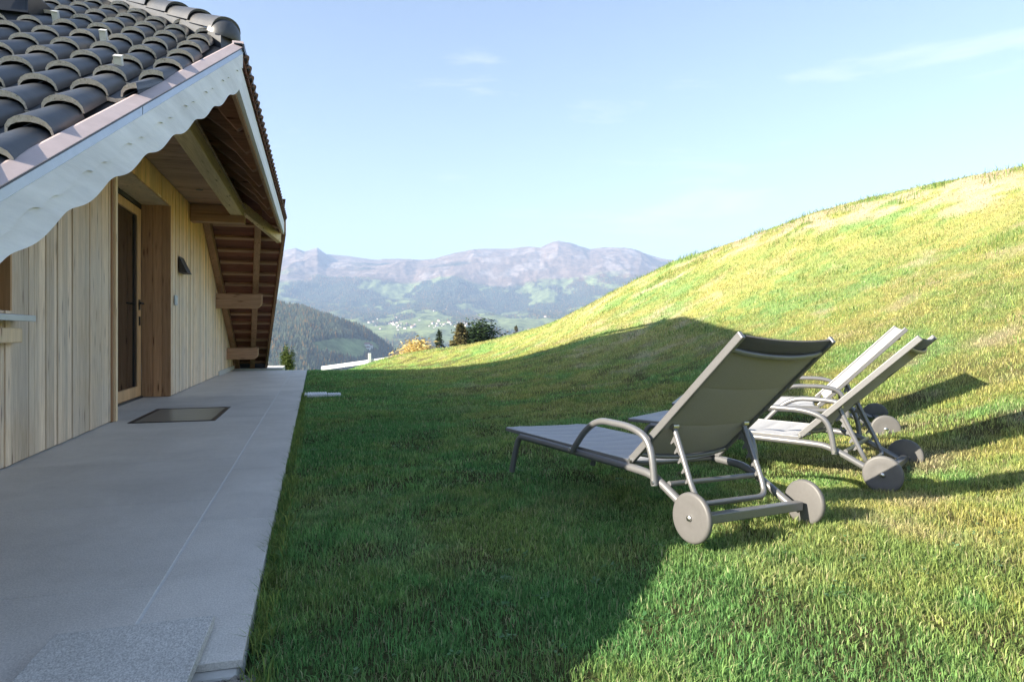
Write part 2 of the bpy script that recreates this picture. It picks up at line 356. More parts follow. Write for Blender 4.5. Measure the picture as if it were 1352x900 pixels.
def ground(x, y, rough=True):
    x = np.asarray(x, float); y = np.asarray(y, float); sh = x.shape; x = x.ravel(); y = y.ravel(); n = len(CP); out = np.zeros(len(x))
    for a in range(0, len(x), 20000):
        xx = x[a:a+20000]; yy = y[a:a+20000]; d2 = (xx[:, None]-CP[None, :, 0])**2+(yy[:, None]-CP[None, :, 1])**2
        out[a:a+20000] = (0.5*d2*np.log(d2+1e-12))@TW[:n]+TW[n]+TW[n+1]*xx+TW[n+2]*yy
    if rough:
        k = sstep(x, -.1, .8)
        out = out+k*(fbm(x*1.3, y*1.3, 3, 3)-.5)*.05+k*(fbm(x*6, y*6, 9, 3)-.5)*.018+sstep(out, .4, 2.5)*(fbm(x*.6, y*.6, 5, 4)-.5)*.14
    # beyond the lawn the land drops away
    far = sstep(np.hypot(x-2, y-8), 30, 48)
    out = np.where(x < -.15, np.minimum(out, -.06), out)
    return (out*(1-far)+(-7)*far).reshape(sh)

def grass_mask(x, y, z):
    """0 lush .. 1 dry straw"""
    n1 = fbm(x*.55+5, y*.55, 21, 4); n2 = fbm(x*2.3, y*2.3+3, 33, 4)
    crest = sstep(z+(n1-.5)*2.4+(n2-.5)*1.6, 2.9, 3.7)*sstep(n2, .34, .56)
    gen = sstep(n2*.75+n1*.4, .62, .86)*(.10+.45*sstep(x*.8+z, 1.2, 3.2))
    mound = sstep(z, .25, 1.0)*.08
    # bare strip running along the mound below its crest
    by = np.array([10.37, 11.55, 12.52, 13.56, 14.62, 15.28, 16.36, 17.58]); bx = np.array([12.74, 12.09, 11.62, 11.07, 10.6, 10.16, 9.48, 8.86])
    band = np.exp(-((x-np.interp(y, by, bx)+(n1-.5)*1.2)/np.interp(y, [10, 14, 18], [.75, .38, .22]))**2)*sstep(y, 8.5, 10.5)*sstep(y, 18.6, 17.3)*sstep(n2, .30, .48)
    return np.clip(np.maximum(np.maximum(crest*.8, band), gen+mound), 0, 1)

def lawn_color(x, y, z, jit):
    m = grass_mask(x, y, z)
    n = fbm(x*1.3, y*1.3, 55, 5, .6); n3 = fbm(x*5.5, y*5.5, 57, 3); n4 = fbm(x*.8+9, y*.8, 59, 5, .6)
    green = np.array([.15, .33, .105]); lime = np.array([.39, .425, .12]); gold = np.array([.56, .45, .17]); straw = np.array([.58, .48, .33]); deep = np.array([.045, .15, .05])
    g = np.clip((n-.42)*2.6+(n3-.5)*1.0+jit*.45-.15, 0, 1)[:, None]
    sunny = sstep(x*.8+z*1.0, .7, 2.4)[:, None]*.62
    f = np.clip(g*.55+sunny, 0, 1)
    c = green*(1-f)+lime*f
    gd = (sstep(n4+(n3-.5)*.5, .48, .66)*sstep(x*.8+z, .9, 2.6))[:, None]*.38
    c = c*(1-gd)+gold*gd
    gr = (sstep(n4+(n3-.5)*.3, .44, .33))[:, None]*.55
    c = c*(1-gr)+(green*1.25)*gr
    s = np.clip(m*1.1+(jit > .9)*.5, 0, 1)[:, None]
    c = c*(1-s)+straw*s
    dk = (jit < .16)[:, None]*.6
    return c*(1-dk)+deep*dk

xs = np.concatenate([np.arange(-26, -1, 1.0), np.arange(-1, 9, .08), np.arange(9, 20, .2), np.arange(20, 50, 1.0)])
ys = np.concatenate([np.arange(-22, 0, 1.0), np.arange(0, 12, .08), np.arange(12, 34, .2), np.arange(34, 58, 1.0)])
X, Y = np.meshgrid(xs, ys); Z = ground(X, Y)
Z = np.where((X < -.22) & (Y > -1) & (Y < 21), np.minimum(Z, -.16), Z)
fx, fy, fz = X.ravel(), Y.ravel(), Z.ravel()
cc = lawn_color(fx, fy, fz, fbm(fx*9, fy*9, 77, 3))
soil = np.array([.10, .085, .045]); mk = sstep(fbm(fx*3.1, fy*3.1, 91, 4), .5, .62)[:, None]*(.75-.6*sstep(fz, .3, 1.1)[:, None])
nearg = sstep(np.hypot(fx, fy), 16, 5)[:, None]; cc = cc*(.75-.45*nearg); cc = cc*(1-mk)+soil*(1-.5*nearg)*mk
M['lawn'] = vcol_mat('lawn_ground', rough=1, nscale=60, namt=.6, gloss=0)
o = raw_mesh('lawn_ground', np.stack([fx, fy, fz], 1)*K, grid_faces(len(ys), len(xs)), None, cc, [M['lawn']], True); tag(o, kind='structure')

# ------------------------------------------------------------------ far land: valley, hills, mountain range (metres)
cY, sY = math.cos(YAW), math.sin(YAW)
SKYU = [-200,200,300,375,390,402,419,431,464,497,526,564,588,626,646,684,713,737,754,779,808,833,850,883,920,1000,1150,1400,1700]
SKYV = [350,338,328,331,327,331,325,334,336,341,341,343.5,339,329,328,326,326,318.6,320.7,330,328,328,334,345,352,362,366,370,380]
def far_height(uu, dd):
    """uu: bearing as tangent*900+676, dd: depth along the view axis"""
    x = dd*(uu-676)/900; lr = dd
    skyz = np.interp(uu, SKYU, [440-v for v in SKYV])
    px = np.interp(lr, [40,60,120,400,1000,2000,3000,4000,5000,7000,9000,10500], [-105,-115,-120,-125,-105,-80,-42,-12,8,38,72,100])
    t = sstep(lr, 7000, 10300); px = px*(1-t)+skyz*t
    z = px/900*lr
    back = sstep(lr, 10500, 14500); z = z*(1-back)+(z*.35)*back
    amp = np.interp(lr, [500,2500,4500,7000,9500,10400,12000], [5,30,90,210,160,45,120])
    n = fbm(x/1500+3, lr/1900, 11, 7, .52)
    rid = 1-np.abs(2*fbm(x/1100+9, lr/2600+2, 31, 6, .5)-1)
    z = z+amp*((n-.5)*1.3+(rid-.78)*1.2)
    z = z+sstep(lr, 9000, 10300)*(1-np.abs(2*fbm(x/420, lr/420, 71, 4)-1)-.75)*18
    # forested near hill on the left
    hp = np.interp(uu, [-300,100,250,360,400,440,480,520,560,640], [80,75,60,44,38,24,4,-26,-62,-120]); hz = hp/900*2600
    prof = np.where(lr < 2600, hz-(2600-lr)*.26, hz-(lr-2600)*.45)+(fbm(x/260, lr/260, 41, 5)-.5)*60
    k = 28.0; mxx = np.maximum(z, prof); z = mxx+k*np.log(np.exp((z-mxx)/k)+np.exp((prof-mxx)/k))-k*.1
    hill = (prof > z-25)
    return z, hill, n, rid
def far_color(uu, dd, z, hill, n, x):
    vv = 440-z/dd*900
    forest = np.array([.035, .055, .04]); meadow = np.array([.19, .235, .10]); alp = np.array([.19, .14, .11]); larch = np.array([.21, .105, .055]); rock = np.array([.33, .29, .27])
    a = fbm(x/330, dd/420, 61, 7, .62); b = fbm(x/230+4, dd/200, 63, 5, .6)
    c = forest*(1+1.8*(b[:, None]-.5))
    lz = sstep(vv, 400, 350)*sstep(fbm(x/900, dd/500, 65, 5), .40, .60)
    c = c*(1-lz[:, None]*.8)+larch*lz[:, None]*.8
    mm = sstep(a+.11*sstep(dd, 3300, 4300)*sstep(dd, 7800, 5600)-.03, .50, .56)*(dd > 2900)*(dd < 8500)
    hm = (((uu-455)/46)**2+((vv-458)/13)**2+(b-.5)*1.2 < 1) & (dd < 3000) & hill
    mm = np.maximum(np.where(hill & (dd < 3000), 0, mm), hm*1.0)[:, None]
    c = c*(1-mm)+meadow*(.75+.5*b[:, None])*mm
    al = sstep(440-vv+(fbm(x/700, dd/400, 67, 6)-.5)*75, 72, 86)[:, None]*(dd[:, None] > 6500)
    c = c*(1-al)+alp*(.75+.6*fbm(x/140, dd/160, 75, 6, .62)[:, None]**1.5*1.25)*al
    rk = sstep(fbm(x/180, dd/180, 69, 5), .56, .66)[:, None]*al*.5
    return c*(1-rk)+rock*rk, mm[:, 0], al[:, 0]

def azim_pts(ang, r):
    # ang from view axis (clockwise positive), r = horizontal distance
    return r*(sY*np.cos(ang)+cY*np.sin(ang)), r*(cY*np.cos(ang)-sY*np.sin(ang))
an = np.concatenate([np.radians(np.arange(-180, -42, 3.0)), np.radians(np.linspace(-42, 42, 1150)), np.radians(np.arange(45, 181, 3.0))])
rr = np.concatenate([np.geomspace(40, 2000, 50), np.linspace(2030, 3400, 70), np.linspace(3430, 9000, 190), np.linspace(9030, 11000, 90), np.linspace(11100, 16000, 25)])
A, RR = np.meshgrid(an, rr); ca = np.cos(A)
D = np.where(np.abs(A) < 1.2, RR*np.maximum(ca, .36), RR*.36)
U = np.where(np.abs(A) < 1.2, 676+900*np.tan(np.clip(A, -1.2, 1.2)), 1700)
zf, hill, nn, rid = far_height(U.ravel(), D.ravel())
xf = (D.ravel()*(U.ravel()-676)/900)
zf = np.where(np.abs(A.ravel()) > .78, zf*.0-60-RR.ravel()*.01+np.minimum(RR.ravel()*.05, 500)*fbm(A.ravel()*6, RR.ravel()/900, 5, 4), zf)
cf, mmask, amask = far_color(U.ravel(), D.ravel(), zf, hill, nn, xf)
px_, py_ = azim_pts(A.ravel(), RR.ravel())
near = sstep(RR.ravel(), 40, 75); zf = -9*(1-near)+zf*near
M['far'] = vcol_mat('mountain_land', rough=1, nscale=.012, namt=.65, gloss=0)
o = raw_mesh('mountains', np.stack([px_, py_, zf], 1), grid_faces(len(rr), len(an)), None, cf, [M['far']], True); tag(o, kind='structure')

def far_point(u, d):
    u = np.asarray(u, float); d = np.asarray(d, float)
    z, h, n, r = far_height(u, d); x = d*(u-676)/900
    c, mm, al = far_color(u, d, z, h, n, x)
    return d*sY+x*cY, d*cY-x*sY, z, h, mm, al
# distant forest: conifers and larches on hill and slopes
def forest_patch(name, label, u0, u1, d0, d1, n, h0, h1, only_hill, seed):
    g = np.random.default_rng(seed); u = g.uniform(u0, u1, n); d = np.sqrt(g.uniform(d0**2, d1**2, n))
    x, y, z, hl, mm, al = far_point(u, d); keep = (mm < .3) & (al < .3) & ((hl & (d < 3100)) if only_hill else ~(hl & (d < 3000)))
    keep &= fbm(x/90, y/90, 83, 3) > .36
    x, y, z = x[keep], y[keep], z[keep]; n = len(x); H = g.uniform(h0, h1, n); W = H*g.uniform(.16, .3, n)
    V = np.zeros((n, 5, 3)); a0 = g.uniform(0, 6.28, n)
    for k in range(4): V[:, k] = np.stack([x+W*np.cos(a0+k*1.571), y+W*np.sin(a0+k*1.571), z-2], 1)
    V[:, 4] = np.stack([x, y, z+H], 1); b = np.arange(n)[:, None]*5
    F = np.concatenate([b+np.array([k, (k+1) % 4, 4]) for k in range(4)])
    t = g.uniform(0, 1, n)[:, None]; aut = (g.uniform(0, 1, n) < .16)[:, None]
    c = np.array([.05, .07, .055])*(1-t)+np.array([.10, .125, .085])*t; c = np.where(aut, np.array([.20, .13, .05]), c)
    o = raw_mesh(name, V.reshape(-1, 3), None, F, np.repeat(c, 5, 0), [M['forest']]); tag(o, label, 'forest', kind='stuff')
M['forest'] = vcol_mat('distant_conifers', rough=1, gloss=0)
forest_patch('hillside_forest', 'dense conifer forest covering the near hill left of the valley', 330, 560, 1500, 2950, 26000, 12, 24, True, 3)
forest_patch('slope_forest', 'blue green forest across the far mountain slopes above the village', 330, 900, 3100, 8200, 60000, 14, 26, False, 4)

# far village: small pale houses
M['hwall'] = plain('pale_house_wall', (.75, .73, .68), .9, 0, .05, 1, 0); M['hroof'] = plain('brown_house_roof', (.25, .14, .10), .9, 0, .1, 1, 0)
hm = MB(); hm.box((-6,-5,-3),(6,5,7)); 
hr = MB(); hr.prism([(-7,-6,6.6),(7,-6,6.6),(0,-6,11)], (0,12,0))
h0 = bpy.data.objects.new('village_house', None); COL.objects.link(h0)
tag(h0, 'tiny pale house with a brown gable roof in the far valley village', 'house', 'houses of the far village')
hm.build('wall', M['hwall'], h0, k=1); hr.build('roof', M['hroof'], h0, k=1)
g = np.random.default_rng(12); first = True; spots = []
for (uc, vc, su, sv, n) in [(548,429,38,3.0,34),(520,425,14,3,10),(600,428,16,3,10),(486,458,4,1.5,3),(700,415,30,8,8),(640,405,40,10,6),(545,405,40,8,5)]:
    us = g.normal(uc, su, n); vs = g.normal(vc, sv, n)
    for uu_, vv_ in zip(us, vs):
        ds = np.linspace(2900, 7000, 600) if vc < 450 else np.linspace(1800, 2600, 300)
        zz, _, _, _ = far_height(np.full(len(ds), uu_), ds); e = 440-zz/ds*900; vis = np.minimum.accumulate(e)
        idx = np.argmax(e <= vv_)
        if e[idx] > vv_ or e[idx] > vis[idx]+.3: continue
        d_ = ds[idx]; x, y, z = [float(a[0]) for a in far_point([uu_], [d_])[:3]]; spots.append((x, y, z, d_))
for i, (x, y, z, d_) in enumerate(spots):
    h = h0 if i == 0 else copy_tree(h0)
    h.location = (x, y, z); h.rotation_euler = (0, 0, g.uniform(0, 3.1)); s_ = g.uniform(.8, 1.7); h.scale = (s_*1.1, s_*.9, s_*.9)

# ------------------------------------------------------------------ haze
hz = MB(); hz.box((-17500,-17500,float(zf.min())-10),(17500,17500,float(zf.max())+30)); print('top', zf.max())
hm_ = bpy.data.materials.new('valley_haze'); hm_.use_nodes = True; n = hm_.node_tree; n.nodes.remove(n.nodes['Principled BSDF'])
pv = n.nodes.new('ShaderNodeVolumePrincipled'); pv.inputs['Density'].default_value = 1.15e-4; pv.inputs['Color'].default_value = (.43, .59, .88, 1); pv.inputs['Anisotropy'].default_value = 0.0
n.links.new(pv.outputs[0], n.nodes['Material Output'].inputs['Volume'])
o = hz.build('haze', hm_, k=1); tag(o, 'pale blue haze filling the valley before the mountains', 'haze', kind='stuff')

# ------------------------------------------------------------------ patio
XE, XJ, XW = -.213, -.589, -2.2
pt = MB(); g = np.random.default_rng(5)
def slabrow(x0, x1, y0, y1): pt.box((x0+.002, y0+.0026, -.024), (x1-.002, y1-.0026, 0), 0, float(g.uniform(0, 1)))
y = -1.35
while y < 19.5:
    slabrow(-2.2, XJ-.005, y, min(y+1.45, 19.5)); y += 1.45
y = 2.24
slabrow(XJ+.004, XE, 2.24, 3.95); y = 3.95
while y < 19.5: slabrow(XJ+.004, XE, y, min(y+1.45, 19.5)); y += 1.45
pt.box((-2.62, 8.75, -.05), (-2.202, 11.9, -.002), 0, .4)
o = pt.build('patio', [M['slab']], bevel=.0015); tag(o, kind='structure')
gb = MB(); gb.box((-2.62, -1.2, -.14), (XE+.0, 19.5, -.006)); gb.box((XJ+.004, 1.0, -.2),(XE-.01,2.2,-.1))
gb = MB(); gb.box((-2.7, -1.2, -.14), (XJ-.001, 19.48, -.0022)); gb.box((XJ-.001, 2.305, -.14), (XE-.003, 19.48, -.0022))
o = gb.build('patio_bed', M['grout']); tag(o, kind='structure')
fs = MB(); fs.box((XJ-.1, 2.195, -.16), (XE-.015, 2.30, -.026)); o = fs.build('patio_foundation', M['concrete'], bevel=.008); tag(o, kind='structure')
# loose rough slab laid over the patio's end
lb = MB(); lb.prism([(-.33,2.52,.006),(-.80,2.50,.006),(-.83,1.2,.006),(-.36,1.2,.006)], (0,0,.034)); o = lb.build('granite_slab', M['rough_slab'], bevel=.003, loc=(-.58,2,0))
tag(o, 'rough speckled granite slab lying across the near end of the patio', 'stone slab')
# gravel beside it
gp = MB(); g = np.random.default_rng(8)
for i in range(1300):
    x, y = g.uniform(XJ+.1, XE+.04), g.uniform(1.7, 2.20); r = g.uniform(.004, .013); c = Vector((x, y, -.036+r*.3)); vs = []
    for k in range(6):
        a = k*math.pi/3; vs.append(c+Vector((math.cos(a), math.sin(a)*g.uniform(.6, 1), 0))*r*g.uniform(.8, 1.2))
    top = c+Vector((0, 0, r*g.uniform(.5, .9))); gp.add(vs+[top], [(k, (k+1) % 6, 6) for k in range(6)], 0, float(g.uniform(0, 1)))
M['pebble'] = plain('grey_pebble', (.22, .20, .17), .9, 0, .6, 60, .1)
o = gp.build('gravel', M['pebble'], smooth=False); tag(o, 'grey pebbles on bare soil at the end of the patio', 'gravel', kind='stuff')
sb = MB(); sb.box((XJ-.3, 0.4, -.16), (XE+.03, 2.2, -.038)); M['soil'] = plain('brown_soil', (.075, .055, .038), 1, 0, .5, 60, .5)
o = sb.build('bare_soil', M['soil']); tag(o, kind='structure')
# floor skylight
fg = empty('floor_skylight', (-1.55, 9.2, 0)); tag(fg, 'flush glass floor panel in a dark metal frame set in the patio', 'floor light')
def rel(mb, name, m, par, loc, **kw):
    o = mb.build(name, m, par, **kw); o.location = -Vector(loc)*K; return o
a = MB(); x0, x1, y0, y1 = -2.0, -1.1, 8.45, 9.95; t_ = .055
a.box((x0,y0,.001),(x1,y0+t_,.007)); a.box((x0,y1-t_,.001),(x1,y1,.007)); a.box((x0,y0+t_,.001),(x0+t_,y1-t_,.007)); a.box((x1-t_,y0+t_,.001),(x1,y1-t_,.007))
rel(a, 'frame', M['darkmetal'], fg, (-1.55, 9.2, 0)); b = MB(); b.box((x0+t_,y0+t_,.001),(x1-t_,y1-t_,.004)); rel(b, 'glass_panel', M['matglass'], fg, (-1.55, 9.2, 0))
# white plastic grate on the lawn edge
gt = MB(); gx0, gy0 = -.17, 11.5
gt.box((gx0, gy0, -.03), (gx0+.36, gy0+.5, .004)); gt.box((gx0+.37, gy0+.05, -.03), (gx0+.58, gy0+.34, .001))
for i in range(9): gt.box((gx0+.01+i*.04, gy0+.03, .004), (gx0+.028+i*.04, gy0+.47, .014))
for i in range(5): gt.box((gx0+.38+i*.04, gy0+.07, .001), (gx0+.398+i*.04, gy0+.32, .010))
o = gt.build('drain_grate', M['white'], loc=(gx0+.3, gy0+.2, -.03), bevel=.002); tag(o, 'white ribbed plastic drain grate where the lawn meets the patio', 'drain grate')
# pale kerb past the patio's far end
kb = MB(); kb.box((-2.6, 20.6, -.3), (-.9, 22.4, .0)); o = kb.build('far_path', M['concrete']); tag(o, kind='structure')

# ------------------------------------------------------------------ the chalet
H = empty('chalet', (-4, 10.75, 0)); HL = (-4, 10.75, 0)
tag(H, 'low timber chalet with dark barrel tiled roof reaching almost to the paving', 'house')
def hp(mb, name, m, par=None, **kw):
    o = mb.build(name, m, par or H, **kw)
    if par is None: o.location = -Vector(HL)*K
    return o
ZN = lambda y: -.078+.5565*y
ZF = lambda y: -.078+.5565*(21.5-y)
NC, FC, RT = Vector((-.6, 6.25, 3.4)), Vector((-.6, 15.25, 3.4)), Vector((-4.0, 10.75, 5.904))
VX = lambda y: -.6-.1304*(6.25-y)                     # skewed near verge
VXF = lambda y: -.6-.1304*(y-15.25)                   # skewed far verge
def zroof(y): return min(ZN(y), ZF(y))
# --- wall cladding: vertical planks
wl = MB(); g = np.random.default_rng(22); y = 1.0
def plank(mb, y0, y1, z0, z1a, z1b, x=XW, t=.5, th=.022):
    mb.hexa([(x-.03,y0,z0),(x,y0,z0),(x,y1,z0),(x-.03,y1,z0),(x-.03,y0,z1a),(x,y0,z1a),(x,y1,z1b),(x-.03,y1,z1b)], 0, t)
WIN = (4.25, 5.97, 1.17, 2.35); OPN = (8.70, 11.90, 3.02)
edges = [1.0]
while edges[-1] < 20.4:
    nx = edges[-1]+float(g.choice([.08, .11, .14, .17, .21]))
    for e in (WIN[0], WIN[1], 8.62, OPN[0], OPN[1]):
        if edges[-1] < e-.001 and nx > e-.06: nx = e
    edges.append(min(nx, 20.5))
for y0, y1 in zip(edges[:-1], edges[1:]):
    top = lambda yy: min(ZN(yy)-.06, ZF(yy)-.06, 3.38)
    t = float(g.uniform(0, 1)); xo = XW+float(g.uniform(-.009, .003)); gap = .0028
    if y1 <= OPN[1]+.001 and y0 >= 8.62-.001: z0 = OPN[2]
    else: z0 = .012
    if y0 >= WIN[0]-.001 and y1 <= WIN[1]+.001:
        plank(wl, y0+gap, y1-gap, z0, WIN[2], WIN[2], xo, t)
        if top(y0) > WIN[3]: plank(wl, y0+gap, y1-gap, WIN[3], top(y0), top(y1), xo, t)
        continue
    if top(y0) <= z0 or top(y1) <= z0: continue
    plank(wl, y0+gap, y1-gap, z0, top(y0), top(y1), xo, t)
hp(wl, 'wall', M['larch'], bevel=.003)
bk = MB()
def wpoly(y0, y1, z0, zt=3.37, x0=-2.42, x1=-2.235):
    ys_ = [y0]+[v for v in (6.19, 15.3) if y0 < v < y1]+[y1]
    pts = [(x0, y0, z0)]+[(x0, y1, z0)]+[(x0, v, min(ZN(v)-.07, ZF(v)-.07, zt)) for v in reversed(ys_)]
    bk.prism(pts, (x1-x0, 0, 0))
wpoly(.8, WIN[0], -.1); wpoly(WIN[1], OPN[0], -.1); wpoly(OPN[1]+.035, 20.6, -.1)
bk.box((-2.42, WIN[0], -.1), (-2.235, WIN[1], WIN[2])); bk.box((-2.42, OPN[0], OPN[2]+.03), (-2.235, OPN[1], 3.37))
hp(bk, 'wall_core', M['batten'])
# rest of the house body so that light does not leak
bd = MB(); bd.prism([(-2.43,1.2,-.1),(-2.43,20.3,-.1),(-2.43,20.3,.45),(-2.43,10.75,5.2),(-2.43,1.2,.4)], (.01,0,0)) if False else None
bd = MB(); bd.prism([(-9.5,1.2,-.1),(-9.5,20.3,-.1),(-9.5,20.3,.45),(-9.5,10.75,5.7),(-9.5,1.2,.4)], (.2,0,0)); hp(bd, 'rear_wall', M['larch'])
iw = MB(); iw.box((-3.2, 8.6, -.1), (-3.0, 12.0, 3.2)); hp(iw, 'inner_wall', M['redwood'])
# plinth strip at the wall's far end
pl = MB(); pl.box((-2.24, 17.4, 0.0), (-2.17, 20.5, .10)); hp(pl, 'plinth', M['concrete'])
bc = MB(); bc.box((-2.30, 20.5, 0), (-2.16, 20.6, .6)); hp(bc, 'corner_post', M['brown_y'])
# --- recess with door
jm = MB()
for k, (a_, b_) in enumerate([(-2.62,-2.46),(-2.455,-2.33),(-2.325,-2.203)]): jm.box((a_, 11.9, 0.004), (b_, 11.93, 3.05), 0, [.3,.9,.55][k])
hp(jm, 'door_jamb', M['redwood'], bevel=.002)
jp = MB(); jp.box((-2.62, 8.66, .004), (-2.165, 8.735, 3.04), 0, .8); hp(jp, 'door_post', M['larch_trim'], bevel=.004)
jd = MB(); jd.box((-2.26, 8.60, .004), (-2.19, 8.655, 3.04), 0, .1); hp(jd, 'corner_batten', M['redwood'])
ls = MB(); ls.box((-2.62, 8.74, 3.022), (-2.205, 11.9, 3.05)); hp(ls, 'lintel_board', M['larch_trim'])
fr = MB(); xo = -2.62
fr.box((xo-.06, 8.74, 0), (xo, 8.86, 3.02)); fr.box((xo-.06, 11.86, 0), (xo, 11.898, 3.02), 1); fr.box((xo-.06, 8.86, 2.955), (xo, 11.86, 3.02), 1); fr.box((xo-.06, 10.22, 0), (xo-.005, 10.36, 2.95))
fr.box((xo-.06, 8.86, 0), (xo-.01, 10.22, .12)); fr.box((xo-.06, 8.86, 2.83), (xo-.01, 10.22, 2.95)); fr.box((xo-.05, 8.86, .12), (xo-.04, 10.22, 2.83), 1)
hp(fr, 'door_frame', [M['doorwood'], M['black']])
dr = empty('door', (0,0,0), H); dr.location = (Vector((xo, 10.36, 0))-Vector(HL))*K
DL = Vector((xo, 10.36, 0))
def dp(mb, name, m, par=None, **kw):
    o = mb.build(name, m, par or dr, **kw)
    if par is None: o.location = -DL*K
    return o
d = MB(); X0, X1 = xo-.045, xo+.012
d.box((X0,10.37,.03),(X1,10.50,2.93)); d.box((X0,11.62,.03),(X1,11.83,2.93)); d.box((X0,10.50,.03),(X1,11.62,.19)); d.box((X0,10.50,2.80),(X1,11.62,2.93))
dp(d, 'leaf', M['doorwood'], bevel=.006)
d = MB(); d.box((X0+.01,10.50,.19),(X0+.025,11.62,2.80)); dp(d, 'glass_pane', M['glass'])
d = MB(); d.box((X0+.026,11.50,.19),(X0+.04,11.618,2.80)); d.box((xo-.055,11.832,0),(xo-.03,11.86,2.95)); dp(d, 'gasket', M['black'])
d = MB(); d.box((X1,11.66,1.36),(X1+.012,11.74,1.52)); d.tube(fillet([(X1+.012,11.70,1.46),(X1+.06,11.70,1.46),(X1+.06,11.52,1.46)],.02),.014,10); dp(d, 'handle', M['black'])
d = MB(); d.box((X1,11.67,1.12),(X1+.014,11.74,1.26)); dp(d, 'lock', M['black'])
th = MB(); th.box((xo-.05, 8.75, 0), (xo+.03, 11.87, .028)); hp(th, 'threshold', M['darkmetal'])
# --- window at the left edge
wf = empty('window', (0,0,0), H); WL = Vector((-2.4, 5.1, 1.2)); wf.location = (WL-Vector(HL))*K
def wp(mb, name, m, **kw):
    o = mb.build(name, m, wf, **kw); o.location = -WL*K; return o
a = MB(); y0, y1, z0, z1 = WIN
a.box((-2.46,y1-.03,z0),(-2.19,y1,z1)); a.box((-2.46,y0,z0),(-2.19,y0+.03,z1)); a.box((-2.46,y0+.03,z1-.03),(-2.19,y1-.03,z1)); wp(a, 'reveal', M['doorwood'])
a = MB(); a.box((-2.46,y0+.03,z0),(-2.42,y1-.03,z0+.09)); a.box((-2.46,y0+.03,z0+.09),(-2.42,y0+.12,z1-.03)); a.box((-2.46,y1-.12,z0+.09),(-2.42,y1-.03,z1-.03)); wp(a, 'frame', M['doorwood'])
a = MB(); a.box((-2.45,y0+.12,z0+.09),(-2.44,y1-.12,z1-.03)); wp(a, 'glass_pane', M['glass'])
a = MB(); a.prism([(-2.42,y0-.04,1.17),(-2.06,y0-.04,1.135),(-2.06,y0-.04,1.09),(-2.42,y0-.04,1.125)], (0, y1-y0+.12, 0)); wp(a, 'sill', M['zinc'], bevel=.004)
a = MB(); a.box((-2.2,y0-.02,.93),(-2.13,y1+.03,1.04)); wp(a, 'sill_beam', M['larch_trim'], bevel=.01)
# --- flat ceiling over the door
cl = MB(); g = np.random.default_rng(4); y = 6.40
while y < 15.2:
    y2 = min(y+.17, 15.2); cl.box((-2.33, y+.003, 3.39), (-1.28, y2-.003, 3.415), 0, float(g.uniform(0, 1))); y = y2
hp(cl, 'ceiling', M['ceil'], bevel=.003)
for yy in (9.1, 12.35):
    dl = MB(); c = (-1.85, yy, 3.386); dl.tube([(c[0], c[1], 3.384), (c[0], c[1], 3.396)], .06, 20); hp(dl, 'downlight', M['black'])
# --- decks under the tiles
dk = MB()
p = [(VX(.5),.5), (-.6,6.25), (-4,10.75), (-9.7,10.75), (-9.7,.5)]; dk.prism([(x, y, ZN(y)-.03) for x, y in p], (0,0,.022))
p = [(VXF(21.05),21.05), (-.6,15.25), (-4,10.75), (-9.7,10.75), (-9.7,21.05)]; dk.prism([(x, y, ZF(y)-.03) for x, y in p], (0,0,.022))
dk.prism([tuple(NC+Vector((0,0,-.03))), tuple(FC+Vector((0,0,-.03))), tuple(RT+Vector((0,0,-.03)))], (0,0,.022))
hp(dk, 'roof_deck', M['batten'])
# --- barrel tiles of the near slope
sv = Vector((0, 1, .5565)).normalized(); nv = Vector((0, -.5565, 1)).normalized(); xv = Vector((1, 0, 0))
def barrel(mb, base, sdir, ndir, tdir, L, w0, w1, h0, h1, th, lift0, lift1, tint, seg=9, edge=1, top=0, under=None):
    """barrel from its front end (base) up along sdir"""
    vs = []
    for (s_, w_, h_, lf) in ((0, w0, h0, lift0), (L, w1, h1, lift1)):
        for (ro, ho) in ((0, 0), (th*.35, th)):
            for k in range(seg+1):
                a = math.pi*k/seg
                vs.append(base+sdir*s_+ndir*(lf+max(0, math.sin(a))**.85*(h_-ho))+tdir*(-math.cos(a)*(w_/2-ro)))
    n = seg+1; f = []; mi = []
    mb.add(vs, [(k, k+1, 2*n+k+1, 2*n+k) for k in range(seg)], top, tint)
    m0 = len(mb.v)-len(vs)
    for k in range(seg):
        mb.f.append((m0+k, m0+n+k, m0+n+k+1, m0+k+1)); mb.mi.append(edge)
        mb.f.append((m0+n+k, m0+3*n+k, m0+3*n+k+1, m0+n+k+1)); mb.mi.append(top if under is None else under)
tl = MB(); g = np.random.default_rng(31); DY = .395; DX = .24; LS = DY/sv.y
for ci in range(0, 27):
    yb = .62+ci*DY
    for cj in range(0, 19):
        xc = -.93-cj*DX+.0
        xx = xc+float(g.normal(0, .002))
        lim = 6.25+(-.6-xc)*4.5/3.4
        if yb > lim-.02: continue
        if xc > VX(yb)-.03: continue
        B = Vector((xx, yb+float(g.normal(0, .004)), ZN(yb)+.012))
        tt = float(np.clip(g.normal(.45, .22), 0, 1))
        barrel(tl, B, sv, nv, xv, LS*1.07, .184, .164, .082, .064, .029, .034, .002, tt)
        # pan with front lip
        pw = .09; zc = -.118
        q = [B+xv*(zc-pw/1.3)+nv*.034, B+xv*zc+nv*.022, B+xv*(zc+pw/1.3)+nv*.034]; q2 = [p_+sv*LS*1.05-nv*.028 for p_ in q]; q0 = [p_-nv*.022 for p_ in q]
        vs = q+q2+q0; tl.add(vs, [(0,1,4,3),(1,2,5,4)], 0, tt*.8); m0 = len(tl.v)-9
        tl.f += [(m0+6,m0+7,m0+1,m0), (m0+7,m0+8,m0+2,m0+1)]; tl.mi += [1, 1]
tl.v = [(min(v[0], VX(v[1])-.055), v[1], v[2]) for v in tl.v]
